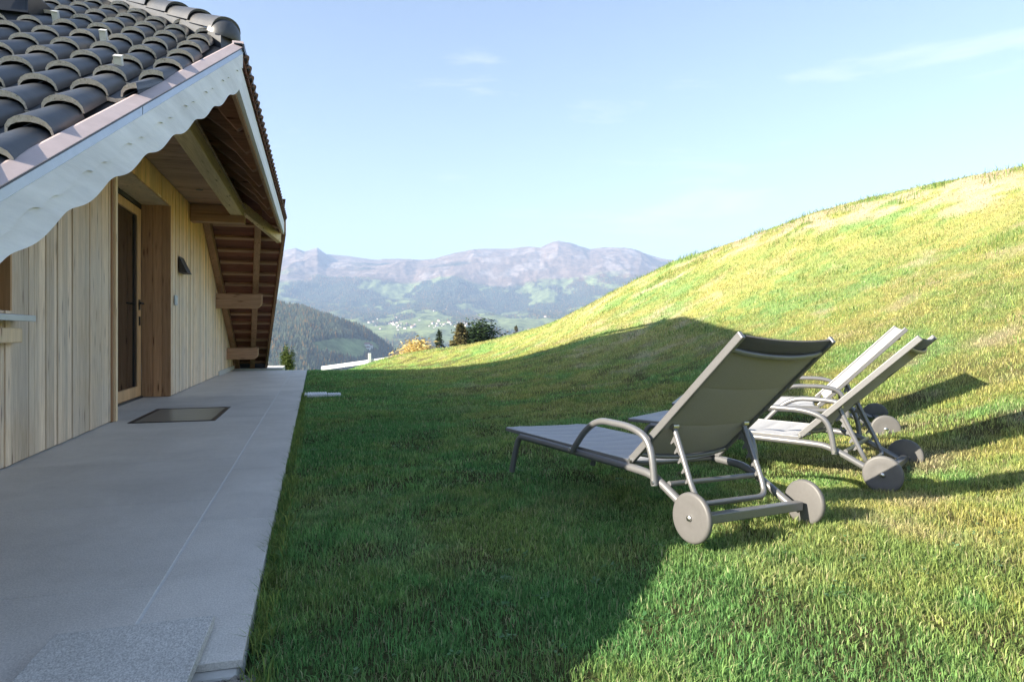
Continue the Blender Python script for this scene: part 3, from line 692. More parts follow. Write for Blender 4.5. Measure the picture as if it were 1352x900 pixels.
hp(tl, 'roof_tiles', [M['tile'], M['tile_edge']], smooth=True, recalc=False, autos=.9)
# underlay under the tiles
ul = MB(); ul.prism([(x, y, ZN(y)-.006) for x, y in [(VX(.5)-.02,.5), (-.62,6.25), (-4,10.73), (-9.7,10.73), (-9.7,.5)]], (0,0,.012)); hp(ul, 'roof_underlay', M['tile'])
ul = MB(); ul.prism([(x, y, ZF(y)-.006) for x, y in [(VXF(21.)-.02,21.), (-.62,15.25), (-4,10.77), (-9.7,10.77), (-9.7,21.)]], (0,0,.06)); ul.prism([tuple(NC+Vector((.0,.03,-.004))), tuple(FC+Vector((.0,-.03,-.004))), tuple(RT+Vector((.04,0,-.004)))], (0,0,.03)); hp(ul, 'rear_roof_covering', M['tile'])
# eave tiles of the half hip, seen from below as a scalloped edge
et = MB(); hd = (RT-(NC+FC)/2).normalized(); hn = Vector((-hd.z, 0, hd.x)); hn = hn if hn.z > 0 else -hn
yb = 6.4
while yb < 15.2:
    barrel(et, Vector((-.605, yb, 3.360)), Vector((hd.x, 0, hd.z)).normalized(), hn, Vector((0,1,0)), min(.42, max(.10, (min(yb-.11-6.25, 15.25-yb-.11))/1.3235*1.2)), .2, .17, .085, .07, .028, .0, .0, .3, under=2)
    yb += .245
hp(et, 'eave_tiles', [M['tile_brown'], M['tile_brown'], M['tile_brown']], smooth=True, recalc=False, autos=.9)
# --- hip and ridge caps
def caps(mb, a, b, n, wdt, ht, seedv):
    ax = (b-a).normalized(); side = ax.cross(Vector((0,0,1))).normalized(); up = side.cross(ax).normalized(); L = (b-a).length/n; g = np.random.default_rng(seedv)
    for i in range(n):
        barrel(mb, a+ax*(L*i), ax, up, side, L*1.12, wdt, wdt*.84, ht, ht*.84, .022, .035, .015, float(g.uniform(.4, 1)), seg=12)
hc = MB(); up_ = Vector((0,0,.085)); caps(hc, NC+up_+Vector((-.16,.2,.115)), RT+up_+Vector((.05,0,.04)), 13, .27, .13, 5)
caps(hc, Vector((-4,10.75,5.95)), Vector((-9.7,10.75,5.95)), 13, .27, .13, 6); caps(hc, FC+up_+Vector((-.34,-.45,.25)), RT+up_, 12, .27, .13, 7)
hp(hc, 'ridge_caps', [M['tile'], M['tile']], smooth=True, recalc=False, autos=.9)
rb = MB(); rb.beam(NC+Vector((-.12,.16,.09)), RT+Vector((0,0,.10)), (.12,.15,0), (0,0,.19)); hp(rb, 'ridge_bedding', M['tile'])
# rounded end cap at the corner
ec = MB(); ax = (RT-NC).normalized(); side = ax.cross(Vector((0,0,1))).normalized(); upv = side.cross(ax).normalized(); c0 = NC+Vector((-.17,.215,.21)); vs = []; ns, nl = 16, 8
for j in range(nl+1):
    b_ = math.pi/2*j/nl
    for k in range(ns+1):
        a_ = math.pi*k/ns; rr_ = math.cos(b_)
        vs.append(c0+side*(-math.cos(a_)*.145*rr_)+upv*(math.sin(a_)*.15*rr_)-ax*(math.sin(b_)*.17)+ax*.03)
ec.add(vs, [(j*(ns+1)+k, j*(ns+1)+k+1, (j+1)*(ns+1)+k+1, (j+1)*(ns+1)+k) for j in range(nl) for k in range(ns)], 0, .6)
hp(ec, 'hip_end_cap', M['tile'], smooth=True)
# --- metal verge: rose cap and zinc side
def vp(y, dx, dz): return Vector((VX(y)+dx, y, ZN(y)+dz))
cp = MB(); pr = [(.012,.050),(.012,.056),(-.064,.076),(-.080,.072),(-.080,.02),(-.07,.02)]
A0 = [vp(.5, *q) for q in pr]; B0 = [vp(6.27, *q) for q in pr]; n = len(pr)
cp.add(A0+B0, [(i, (i+1)%n, (i+1)%n+n, i+n) for i in range(n)]+[tuple(range(n))[::-1], tuple(range(n, 2*n))]); hp(cp, 'verge_cap', M['copper'])
zs = MB()
for (a_, b_) in ((.5, 4.02), (4.03, 6.28)): zs.hexa([vp(a_,-.02,-.002),vp(a_,.010,-.002),vp(b_,.010,-.002),vp(b_,-.02,-.002),vp(a_,-.02,.055),vp(a_,.010,.055),vp(b_,.010,.055),vp(b_,-.02,.055)])
hp(zs, 'verge_flashing', M['zinc'])
dl = MB(); dl.hexa([vp(.5,.0,.046),vp(.5,.016,.046),vp(6.28,.016,.046),vp(6.28,.0,.046),vp(.5,.0,.0515),vp(.5,.016,.0515),vp(6.28,.016,.0515),vp(6.28,.0,.0515)]); hp(dl, 'flashing_lip', M['gutter'])
nb = MB(); nb.beam(NC+Vector((-.035,.0,.03)), NC+Vector((-.035,.025,.10)), (.09,0,0), (0,.04,0)); hp(nb, 'verge_end_block', M['copper'])
# --- scalloped bargeboards
def scallop_board(name, vfun, ya, yb, top, low, xo, th, wave, m):
    mb = MB(); N = 420; vs = []
    for i in range(N+1):
        y = ya+(yb-ya)*i/N; lo = low(y); 
        for (dx, dz) in ((xo-th, top), (xo, top), (xo, lo), (xo-th, lo)): vs.append(vfun(y, dx, dz))
    fs = []
    for i in range(N):
        for k in range(4): fs.append((4*i+k, 4*i+(k+1)%4, 4*i+4+(k+1)%4, 4*i+4+k))
    fs += [(0,3,2,1), (4*N, 4*N+1, 4*N+2, 4*N+3)]
    mb.add(vs, fs, 0, .5); return hp(mb, name, m)
P_ = .43
def low1(y):
    t = ((y+.1) % P_)/P_
    return -.235-.022*(1 if False else 0)-(.019*math.sin(math.pi*min(t/.62, 1)) if t < .62 else -.013*math.sin(math.pi*(t-.62)/.38))-.055*sstep(np.float64(y), 3, 6)
def low2(y):
    t = ((y+.25) % .44)
    if t < .20: v = math.sin(math.pi*t/.20)*.030
    elif .20 < t < .34: v = math.sin(math.pi*(t-.20)/.14)*.018
    else: v = 0
    return -.125+v-.01*sstep(np.float64(y), 3, 6)
scallop_board('bargeboard', vp, .5, 6.25, -.004, low1, -.004, .03, 0, M['whitewood'])
scallop_board('bargeboard_trim', vp, .5, 6.24, -.004, low2, .008, .011, 0, M['whitewood'])
# boards along the half hip's eave, and the far verge
eb = MB(); eb.box((-.665, 6.26, 3.10), (-.628, 15.2, 3.365)); hp(eb, 'eave_fascia', M['whitewood'])
eb = MB(); eb.box((-.70, 6.3, 3.075), (-.668, 15.2, 3.34)); hp(eb, 'eave_batten', M['brown_y'])
gu = MB(); gu.box((-.592, 6.2, 3.405), (-.578, 15.18, 3.458)); gu.box((-.66, 6.2, 3.452), (-.592, 15.18, 3.462)); hp(gu, 'eave_flashing', M['gutter'])
fv = MB(); q = lambda y, dx, dz: Vector((VXF(y)+dx, y, ZF(y)+dz))
fv.hexa([q(15.2,-.05,-.27),q(15.2,0,-.27),q(21.1,0,-.27),q(21.1,-.05,-.27),q(15.2,-.05,-.0),q(15.2,0,-.0),q(21.1,0,-.0),q(21.1,-.05,-.0)]); hp(fv, 'far_bargeboard', M['brown_y'])
fv = MB(); fv.hexa([q(15.4,.003,-.20),q(15.4,.018,-.20),q(21.1,.018,-.20),q(21.1,.003,-.20),q(15.4,.003,.02),q(15.4,.018,.02),q(21.1,.018,.02),q(21.1,.003,.02)]); hp(fv, 'far_verge_flashing', M['gutter'])
# --- structural timber
bm_ = MB(); bm_.box((-1.52, 6.33, 3.20), (-1.30, 14.0, 3.385)); hp(bm_, 'eave_beam', M['beam_y'], bevel=.012)
# rafters of the half hip with rounded tails
def tail_rafter(y):
    mb = MB(); tn = -hd.z/hd.x
    zt = lambda x: 3.4+(-.6-x)*tn-.035
    pts = []
    xm = max(-2.1, -.6-(y-6.25)/1.3235+.14, -.6-(15.14-y)/1.3235+.14)
    if xm > -1.15: return
    for x in (xm, -.72): pts.append((x, y, zt(x)))
    # rounded nose
    for k in range(9):
        a = math.pi/2*k/8; pts.append((-.72+.0-(.10)*(1-math.cos(a)), y, zt(-.72)-.04-.20*math.sin(a)+0))
    pts.append((-.98, y, zt(-.98)-.25)); pts.append((-1.02, y, zt(-1.02)-.22)); pts.append((xm, y, zt(xm)-.22))
    mb.prism(pts, (0, .11, 0), 0, random.random()); hp(mb, 'rafter', M['tail'], bevel=.006)
for i in range(8): tail_rafter(6.95+i*.98)
# hip soffit boards above rafters
sf = MB(); g = np.random.default_rng(14); tn = -hd.z/hd.x; x = -.66; i = 0
while x > -2.1:
    x2 = x-.15; z1_, z2_ = 3.4+(-.6-x)*tn-.033, 3.4+(-.6-x2)*tn-.033; yy0, yy1 = 6.35+(-.6-x)*1.3235, 15.15-(-.6-x)*1.3235
    sf.hexa([(x2+.003,yy0,z2_-.02),(x-.003,yy0,z1_-.02),(x-.003,yy1,z1_-.02),(x2+.003,yy1,z2_-.02),(x2+.003,yy0,z2_),(x-.003,yy0,z1_),(x-.003,yy1,z1_),(x2+.003,yy1,z2_)], 0, float(g.uniform(0, 1))); x = x2
hp(sf, 'soffit_boards', M['brown_y'])
# near slope: soffit boards + two rafters
for nm, xf_, w_ in (('verge_rafter', lambda y: VX(y)-.30, .12), ('wall_rafter', lambda y: -2.08, .12)):
    mb = MB(); a_, b_ = (.7, 6.3)
    mb.hexa([(xf_(a_)-w_/2,a_,ZN(a_)-.26),(xf_(a_)+w_/2,a_,ZN(a_)-.26),(xf_(b_)+w_/2,b_,ZN(b_)-.26),(xf_(b_)-w_/2,b_,ZN(b_)-.26),(xf_(a_)-w_/2,a_,ZN(a_)-.04),(xf_(a_)+w_/2,a_,ZN(a_)-.04),(xf_(b_)+w_/2,b_,ZN(b_)-.04),(xf_(b_)-w_/2,b_,ZN(b_)-.04)]); hp(mb, 'rafter', M['brown_y'], bevel=.006)
# far slope: wall rafter, flying rafter, battens between boards
for nm, xa, xb, w_ in (('wall_rafter', -2.13, -2.13, .13), ('flying_rafter', -1.12, -1.74, .13)):
    mb = MB(); a_, b_ = (14.3 if xa < -2 else 14.9, 21.0)
    mb.hexa([(xa-w_/2,a_,ZF(a_)-.30),(xa+w_/2,a_,ZF(a_)-.30),(xb+w_/2,b_,ZF(b_)-.30),(xb-w_/2,b_,ZF(b_)-.30),(xa-w_/2,a_,ZF(a_)-.05),(xa+w_/2,a_,ZF(a_)-.05),(xb+w_/2,b_,ZF(b_)-.05),(xb-w_/2,b_,ZF(b_)-.05)], 0, .6 if xa > -2 else .4); hp(mb, 'rafter', M['brown_y'], bevel=.008)
y = 15.35; g = np.random.default_rng(3)
while y < 21:
    mb = MB(); mb.beam((-2.05, y, ZF(y)-.065), (VXF(y)-.06, y, ZF(y)-.065), (0,.075,-.042), (0,.03,.05), 0, .9); hp(mb, 'roof_batten', M['brown_x']); y += .40
bb = MB(); y = 14.6
while y < 21:
    y2 = y+.2; bb.hexa([(-2.4,y+.004,ZF(y)-.040),(VXF(y)-.06,y+.004,ZF(y)-.040),(VXF(y2)-.06,y2,ZF(y2)-.040),(-2.4,y2,ZF(y2)-.040),(-2.4,y+.004,ZF(y)-.031),(VXF(y)-.06,y+.004,ZF(y)-.031),(VXF(y2)-.06,y2,ZF(y2)-.031),(-2.4,y2,ZF(y2)-.031)], 0, float(g.uniform(0,1))); y = y2
hp(bb, 'soffit_boards', M['batten'])
# purlin brackets
def bracket(yc, x1, z0, z1, dy=.22, rnd=.16):
    mb = MB(); pts = [(-2.2, yc, z0), (-2.2, yc, z1), (x1, yc, z1), (x1, yc, z0+rnd)]
    for k in range(1, 9):
        a = math.pi/2*k/8; pts.append((x1-rnd*(1-math.cos(a)), yc, z0+rnd-rnd*math.sin(a)))
    mb.prism(pts, (0, dy, 0), 0, .55); hp(mb, 'purlin_bracket', M['brown_x'], bevel=.008)
bracket(17.0, -1.20, 1.58, 1.92); bracket(19.05, -1.44, .32, .62, rnd=.14)
mb = MB(); mb.box((-2.2, 13.62, 3.06), (-1.27, 13.88, 3.195)); hp(mb, 'purlin_bracket', M['brown_x'], bevel=.008)
mb = MB(); mb.box((-2.2, 13.66, 3.20), (-1.53, 13.86, 3.38)); hp(mb, 'purlin_block', M['brown_x'], bevel=.008)
# hip rafter nose at the far corner
mb = MB(); mb.beam((-1.35, 14.05, 3.42), (-.72, 15.0, 2.98), (.09,-.06,0), (0,0,.2)); hp(mb, 'hip_rafter', M['beam_y'], bevel=.01)
# far eave gutter end
mb = MB(); mb.box((-2.5, 21.0, .0), (VXF(21)-.02, 21.12, .09)); mb.box((-2.5, 20.9, .07), (VXF(21)+.05, 21.05, .13)); hp(mb, 'far_gutter', M['gutter'])
# --- chimney
ch = empty('chimney', (0,0,0), H); CHL = Vector((-2.5, 6.4, 3.4)); ch.location = (CHL-Vector(HL))*K
def cpart(mb, name, m, **kw):
    o = mb.build(name, m, ch, **kw); o.location = -CHL*K; return o
mb = MB(); mb.hexa([(-2.95,6.12,3.2),(-2.14,6.12,3.2),(-2.14,6.75,3.4),(-2.95,6.75,3.4),(-2.90,6.16,3.72),(-2.16,6.16,3.72),(-2.16,6.7,3.78),(-2.90,6.7,3.78)]); cpart(mb, 'casing', M['darkmetal'], bevel=.015)
mb = MB(); mb.box((-2.97,6.095,3.475),(-2.13,6.77,3.49)); mb.box((-2.40,6.10,3.25),(-2.385,6.12,3.70)); cpart(mb, 'seam', M['darkmetal'])
# --- snow guards
def snow_guard(u, v):
    r = (u-676)/900; up = (440-v)/900; dx, dy = sY+cY*r, cY-sY*r
    d = (1+.078-.10)/(.5565*dy-up); x, y = dx*d, dy*d; c = Vector((x, y, ZN(y)+.085)); mb = MB()
    for k in (-1, 1): mb.beam(c+xv*(k*.018), c+xv*(k*.018)+nv*.085, xv*.006, sv*.05)
    mb.beam(c+sv*-.02, c+sv*-.02+nv*.08, xv*.04, sv*.006); mb.beam(c+nv*.085-sv*.03, c+nv*.085+sv*.03, xv*.045, nv*.006)
    mb.beam(c-nv*.005-sv*.03, c-nv*.005+sv*.16, xv*.03, nv*.006); hp(mb, 'snow_guard', M['galv'])
for uv in ((75,28),(138,54),(158,90)): snow_guard(*uv)
# --- wall lamp and switch
lp = MB(); lp.add([(-2.19,12.50,2.02),(-2.19,12.50,2.30),(-2.06,12.50,2.02),(-2.19,12.95,2.02),(-2.19,12.95,2.30),(-2.06,12.95,2.02)], [(0,1,2),(3,5,4),(0,3,4,1),(1,4,5,2),(0,2,5,3)])
hp(lp, 'wall_lamp', M['lampgrey'], bevel=.006)
lp = MB(); lp.box((-2.192, 12.12, 1.46), (-2.175, 12.32, 1.62)); hp(lp, 'switch_plate', M['zinc'], bevel=.004)
lp = MB(); lp.box((-2.174, 12.18, 1.49), (-2.168, 12.26, 1.58)); hp(lp, 'switch', M['white'], bevel=.003)

# ------------------------------------------------------------------ sun loungers
def make_lounger():
    L = empty('sun_lounger'); S = (1, -1)
    W = .315
    for s in S:
        fr = MB(); fr.tube(fillet([(1.47, s*W, .225),(1.2,s*W,.228),(.40,s*W,.228),(.30,s*W,.222),(.02,s*W,.085)], .09), .0195, 14)
        fr.build('side_rail', M['alu'], L, smooth=True, autos=.7)
    for s in S:
        m = MB(); m.tube(fillet([(1.40,s*W,.226),(1.495,s*W,.222),(1.53,s*W,.12),(1.56,s*W,-.005)], .07), .018, 14); m.build('leg', M['alu'], L, smooth=True, autos=.7)
    e = MB()   # seat edge frame, flat bar all round
    for s in S: e.beam((1.65, s*(W-.005), .245), (.47, s*(W-.005), .254), (0,.022,0), (0,0,.022))
    e.beam((1.648, -W+.006, .245), (1.648, W-.006, .245), (.024,0,0), (0,0,.022)); e.build('seat_frame', M['alu'], L, bevel=.004)
    # quilted seat
    f = MB(); n = 96; vs = []; a0, a1 = 1.632, .50; Wf = W-.012; nb_ = 9
    for i in range(n+1):
        t = i/n; a = a0+(a1-a0)*t
        ph = (a1-a)/.135; q_ = abs(math.sin(math.pi*ph))**.4
        for j in range(nb_):
            b = -Wf+2*Wf*j/(nb_-1); sag = -.018*(1-(b/Wf)**2); vs.append((a, b, .258+sag+.016*q_*(1-abs(b/Wf)**6)))
    for i in range(n+1):
        a = a0+(a1-a0)*i/n
        for j in range(nb_):
            b = -Wf+2*Wf*j/(nb_-1); vs.append((a, b, .250-.018*(1-(b/Wf)**2)))
    N = (n+1)*nb_; gf = [(i*nb_+j, i*nb_+j+1, (i+1)*nb_+j+1, (i+1)*nb_+j) for i in range(n) for j in range(nb_-1)]
    f.add(vs, gf); m0 = N
    for q in gf: f.f.append(tuple(N+k for k in reversed(q))); f.mi.append(1)
    for i in range(n):
        for j in (0, nb_-1): f.f.append((i*nb_+j, (i+1)*nb_+j, N+(i+1)*nb_+j, N+i*nb_+j)); f.mi.append(0)
    for j in range(nb_-1):
        for i in (0, n): f.f.append((i*nb_+j, i*nb_+j+1, N+i*nb_+j+1, N+i*nb_+j)); f.mi.append(0)
    f.build('seat', [M['fab_front'], M['fab_back']], L, smooth=True, autos=.9)
    # backrest
    P0, P1 = Vector((.475, 0, .262)), Vector((-.158, 0, .885)); D_ = (P1-P0).normalized(); Nn = Vector((-D_.z, 0, D_.x)); Nn = Nn if Nn.x > 0 else -Nn   # towards the sitter
    Wb = .300; Lb = (P1-P0).length
    for s in S:
        r = MB(); r.beam(P0+Vector((0,s*Wb,0)), P1+Vector((0,s*Wb,0)), (0,.022,0), Nn*.036); r.build('backrest_rail', M['alu'], L, bevel=.004)
    c = MB()
    pts = []
    for k in range(13):
        t = k/12; b = -Wb+.01+(2*Wb-.02)*t; pts.append(P0+D_*(Lb*.905)+Vector((0, b, 0))-Nn*(.006+.038*math.sin(math.pi*t)**.7))
    c.tube(pts, .0125, 12); c.build('backrest_crossbar', M['alu'], L, smooth=True, autos=.7)
    c = MB(); pts = []
    for k in range(13):
        t = k/12; b = -Wb+.01+(2*Wb-.02)*t; pts.append(P0+D_*(.06)+Vector((0, b, 0))-Nn*(.01+.03*math.sin(math.pi*t)**.7))
    c.tube(pts, .011, 12); c.build('backrest_crossbar', M['alu'], L, smooth=True, autos=.7)
    f = MB(); n = 60; vs = []; Wf = Wb-.011; seams = [.055, .33*Lb, .63*Lb, .905*Lb, Lb-.004]
    def quilt(s_):
        for u0, u1 in zip(seams[:-1], seams[1:]):
            if u0 <= s_ <= u1: return math.sin(math.pi*(s_-u0)/(u1-u0))**.5
        return 0
    ss = [seams[0]+(seams[-1]-seams[0])*i/n for i in range(n+1)]; ss = sorted(ss+[q+.002 for q in seams[1:-1]]+[q for q in seams[1:-1]]+[q-.002 for q in seams[1:-1]]); n = len(ss)-1
    for side in (1, -1):
        for s_ in ss:
            for j in range(nb_):
                b = -Wf+2*Wf*j/(nb_-1); sag = -.020*(1-(b/Wf)**2); ed = 1-abs(b/Wf)**6
                vs.append(P0+D_*s_+Vector((0, b, 0))+Nn*(sag+side*(.004+.009*quilt(s_)*ed)))
    N = (n+1)*nb_; gf = [(i*nb_+j, i*nb_+j+1, (i+1)*nb_+j+1, (i+1)*nb_+j) for i in range(n) for j in range(nb_-1)]
    f.add(vs, gf)
    for q in gf:
        i = q[0]//nb_; f.f.append(tuple(N+k for k in reversed(q))); f.mi.append(2 if ss[i] > seams[-2]-.001 else 1)
    for i in range(n):
        for j in (0, nb_-1): f.f.append((i*nb_+j, (i+1)*nb_+j, N+(i+1)*nb_+j, N+i*nb_+j)); f.mi.append(0)
    for j in range(nb_-1):
        for i in (0, n): f.f.append((i*nb_+j, i*nb_+j+1, N+i*nb_+j+1, N+i*nb_+j)); f.mi.append(2)
    f.build('backrest', [M['fab_front'], M['fab_back'], M['fab_dark']], L, smooth=True, autos=.9)
    for s in S:
        m = MB(); m.tube(fillet([(.90,s*.345,.238),(.79,s*.348,.365),(.68,s*.35,.43),(.44,s*.35,.43),(.33,s*.35,.40),(.285,s*.348,.33),(.262,s*.345,.185)], .07), .0168, 12)
        m.build('armrest', M['alu'], L, smooth=True, autos=.7)
    # U-shaped support with notched plates
    u = MB(); top = (.262, .44); bot = (.105, .125)
    u.tube(fillet([(top[0],.235,top[1]),(bot[0]+.03,.235,bot[1]+.06),(bot[0],.215,bot[1]),(bot[0],-.215,bot[1]),(bot[0]+.03,-.235,bot[1]+.06),(top[0],-.235,top[1])], .05), .0135, 12)
    U_ = u.build('support_frame', M['alu'], L, smooth=True, autos=.7)
    for s in S:
        m = MB(); A_, B_ = Vector((top[0],s*.235,top[1]-.03)), Vector((bot[0]+.03,s*.235,bot[1]+.08)); dd = (B_-A_); fw = Vector((dd.z, 0, -dd.x)).normalized(); fw = fw if fw.x > 0 else -fw
        pts = [A_]; nt_ = 5
        for k in range(nt_):
            t0 = (k+.1)/nt_; pts += [A_+dd*t0+fw*.014, A_+dd*(t0+.07)+fw*.042, A_+dd*(t0+.10)+fw*.040, A_+dd*(t0+.09)+fw*.020]
        pts.append(B_); m.prism(pts, (0, -s*.008, 0)); m.build('ratchet', M['alu'], U_)
        m = MB(); m.tube([(top[0],s*.222,top[1]+.012),(top[0],s*.256,top[1]+.012)], .016, 14); m.build('pivot', M['bolt'], U_, smooth=True, autos=.7)
    c = MB(); c.tube([(.212,-.305,.20),(.212,.305,.20)], .013, 12); c.build('crossbar', M['alu'], L, smooth=True, autos=.7)
    c = MB(); c.tube([(.52,-.305,.228),(.52,.305,.228)], .012, 12); c.build('crossbar', M['alu'], L, smooth=True, autos=.7)
    c = MB(); c.tube([(1.35,-.305,.222),(1.35,.305,.222)], .012, 12); c.build('crossbar', M['alu'], L, smooth=True, autos=.7)
    c = MB(); c.beam((.0,-.335,.095), (.0,.335,.095), (.042,0,.0), (0,0,.042)); c.build('axle_bar', M['alu'], L, bevel=.005)
    for s in S:
        m = MB(); vs = []; pf = [(.0,.0185),(.012,.0185),(.03,.0155),(.06,.0165),(.094,.0185),(.101,.0165),(.106,.010),(.107,.0),(.106,-.010),(.101,-.0165),(.094,-.0185),(.03,-.0165),(.0,-.0165)]; sg = 48
        for (rad, off) in pf:
            for k in range(sg): a = 2*math.pi*k/sg; vs.append((rad*math.cos(a), s*(.372+off*.8), .107+rad*math.sin(a)))
        m.add(vs, [(i*sg+k, i*sg+(k+1)%sg, (i+1)*sg+(k+1)%sg, (i+1)*sg+k) for i in range(len(pf)-1) for k in range(sg)])
        wv_ = m.build('wheel', M['wheel'], L, smooth=True, autos=.8)
        m = MB(); m.tube([(0,s*.383,.107),(0,s*.3955,.107),(0,s*.399,.107)], [.013,.012,.006], 14); m.build('hub_bolt', M['bolt'], wv_, smooth=True, autos=.7)
        m = MB()
        for (a_, z_, y_) in ((.90,.245,.362),(.262,.20,.36),(.47,.262,.315)): m.tube([(a_,s*(y_-.01),z_),(a_,s*(y_+.006),z_)], .009, 12)
        m.build('rail_bolts', M['bolt'], L, smooth=True, autos=.7)
    return L
M['wheel'] = plain('taupe_plastic_wheel', (.115, .112, .110), .5, 0, .07, 60, .02)
L1 = make_lounger()
G_ = 'sun loungers on the lawn'
poses = [((1.879,2.641,.112),(104.86,-1.23,2.14)), ((3.386,3.338,.105),(125.46,-1.27,-.18)), ((4.522,4.603,.168),(141.44,.67,-1.95))]
labs = ['nearest sun lounger, its taupe backrest turned to the camera, foot end in shade',
        'middle sun lounger seen side on, the right one of the two behind the nearest',
        'farthest sun lounger, showing the pale front of its raised backrest behind the other two']
for i, (p_, r_) in enumerate(poses):
    l = L1 if i == 0 else copy_tree(L1)
    l.location = (Vector(p_)-Vector((0,0,.008)))*K; l.rotation_euler = (math.radians(r_[2]), math.radians(r_[1]), math.radians(r_[0])); tag(l, labs[i], 'sun lounger', G_)

# ------------------------------------------------------------------ white railing, shrubs and trees past the lawn
def at(u, v, d):
    r = (u-676)/900*d; return Vector((d*sY+r*cY, d*cY-r*sY, 1+(440-v)/900*d))
rl = empty('railing', at(487, 487, 31)); rll = at(487, 487, 31)
tag(rl, 'white railing sloping down past the far edge of the lawn', 'railing')
mb = MB(); mb.beam(at(424,486,31.5), at(522,472.5,30.5), (.0,.12,0), (0,0,.17)); rel(mb, 'rail', M['white'], rl, rll)
mb = MB(); mb.beam(at(488,489,30.7), at(488,466,30.7), (.12,0,0), (0,.12,0)); rel(mb, 'post', M['white'], rl, rll)
mb = MB(); mb.beam(at(498,487.5,30.4), at(524,486,30.4), (.0,.12,0), (0,0,.10)); rel(mb, 'rail', M['white'], rl, rll)

def leaf_cloud(P, size, cols, g, mats, name, parent, flat=.5, stretch=1.0):
    n = len(P); a = g.uniform(0, 6.283, n); tl_ = g.uniform(-.9, .9, n); s_ = size*g.uniform(.6, 1.4, n)
    d1 = np.stack([np.cos(a), np.sin(a), tl_*flat], 1)*s_[:, None]; d2 = np.stack([-np.sin(a)*.6, np.cos(a)*.6, g.uniform(-.8, .8, n)], 1)*s_[:, None]*.7*stretch
    V = np.stack([P-d1, P-d2*.6, P+d1, P+d2*.6], 1).reshape(-1, 3)
    F = np.arange(n*4).reshape(-1, 4); o = raw_mesh(name, V, F, None, np.repeat(cols, 4, 0), mats); o.parent = parent; return o
M['leaf'] = vcol_mat('tree_leaves', rough=.8, transl=.3, gloss=.2); M['bark'] = plain('tree_bark', (.10, .07, .045), .95, 0, .3, 12, .4)
def conifer(u, vtop, d, hgt, wid, label, cola, colb, seed, n=5200, cat='tree', group=None, broad=False, name='conifer_tree', ls=1.0):
    top = at(u, vtop, d)*K; base = top-Vector((0, 0, hgt)); g = np.random.default_rng(seed)
    T = bpy.data.objects.new(name, None); COL.objects.link(T); T.location = base; tag(T, label, cat, group)
    mb = MB(); mb.tube([(0,0,-.5),(0,0,hgt*.5),(0,0,hgt*.97)], [hgt*.022, hgt*.014, hgt*.003], 8)
    if broad:
        for k in range(9):
            a = g.uniform(0, 6.28); z = hgt*g.uniform(.3, .7); mb.tube([(0,0,z),(math.cos(a)*wid*.3,math.sin(a)*wid*.3,z+hgt*.15)], [hgt*.009, hgt*.003], 5)
    mb.build('trunk', M['bark'], T, k=1)
    if broad:
        nc = 26; C = g.normal(0, 1, (nc, 3)); C /= np.linalg.norm(C, axis=1)[:, None]; C *= g.uniform(.35, 1, (nc, 1)); C = C*np.array([wid*.5, wid*.5, hgt*.36])+np.array([0, 0, hgt*.62])
        idx = g.integers(0, nc, n); P = C[idx]+g.normal(0, 1, (n, 3))*np.array([wid*.13, wid*.13, hgt*.075]); sz = .09*wid/3*ls
    else:
        nbr = int(70+hgt*5); bz = np.sort(g.uniform(.05, 1, nbr)**.9); ba = g.uniform(0, 6.283, nbr); bl = (1-bz)**.85*wid*.5*g.uniform(.65, 1.2, nbr)+.04*wid
        idx = g.integers(0, nbr, n); tpos = g.uniform(.05, 1, n)**.6; rr_ = bl[idx]*tpos; aa = ba[idx]+g.normal(0, .16, n)
        P = np.stack([np.cos(aa)*rr_, np.sin(aa)*rr_, bz[idx]*hgt-rr_*.32+g.normal(0, .03*wid, n)+rr_**2*.05], 1); sz = .075*wid/3*ls
    cl = C_ = np.array(cola)*(1-g.uniform(0, 1, (n, 1)))+np.array(colb)*g.uniform(0, 1, (n, 1)); cl = cl*(.7+.6*g.uniform(0, 1, nbr if not broad else nc)[idx][:, None])
    leaf_cloud(P, sz, cl, g, [M['leaf']], 'crown', T)
    return T
conifer(580, 436, 95, 8, 4.4, 'small dark green spruce just right of the yellow tree', (.018,.035,.014), (.05,.08,.03), 1)
conifer(608, 429, 94, 9, 7.0, 'brownish green spruce between two darker conifers on the lawn edge', (.12,.12,.05), (.24,.20,.09), 2, n=9000, ls=1.5)
conifer(636, 426, 101, 9, 5.6, 'broad dark green pine, rightmost of the cluster past the lawn', (.014,.032,.012), (.05,.085,.03), 3, broad=True, n=12000, ls=1.4, name='pine_tree')
conifer(681, 430, 90, 5, 2.6, 'lone small brownish tree top peeking over the grassy rise', (.06,.06,.025), (.13,.11,.05), 4, n=2500)
conifer(557, 449, 92, 7, 5.5, 'round yellow autumn tree left of the dark spruce', (.55,.42,.14), (.75,.62,.28), 5, broad=True, ls=1.5, n=9000, name='autumn_tree')
conifer(541, 455, 90, 6, 3.6, 'lower golden shrub leaning against the yellow autumn tree', (.5,.38,.12), (.7,.56,.25), 6, broad=True, ls=1.5, n=5000, name='autumn_shrub', cat='shrub')
conifer(380.5, 457, 30, 1.5, .46, 'narrow dark green cypress bush beside the roof eave', (.05,.085,.02), (.14,.18,.05), 7, broad=True, n=7000, name='cypress_bush', cat='shrub', ls=2.6)

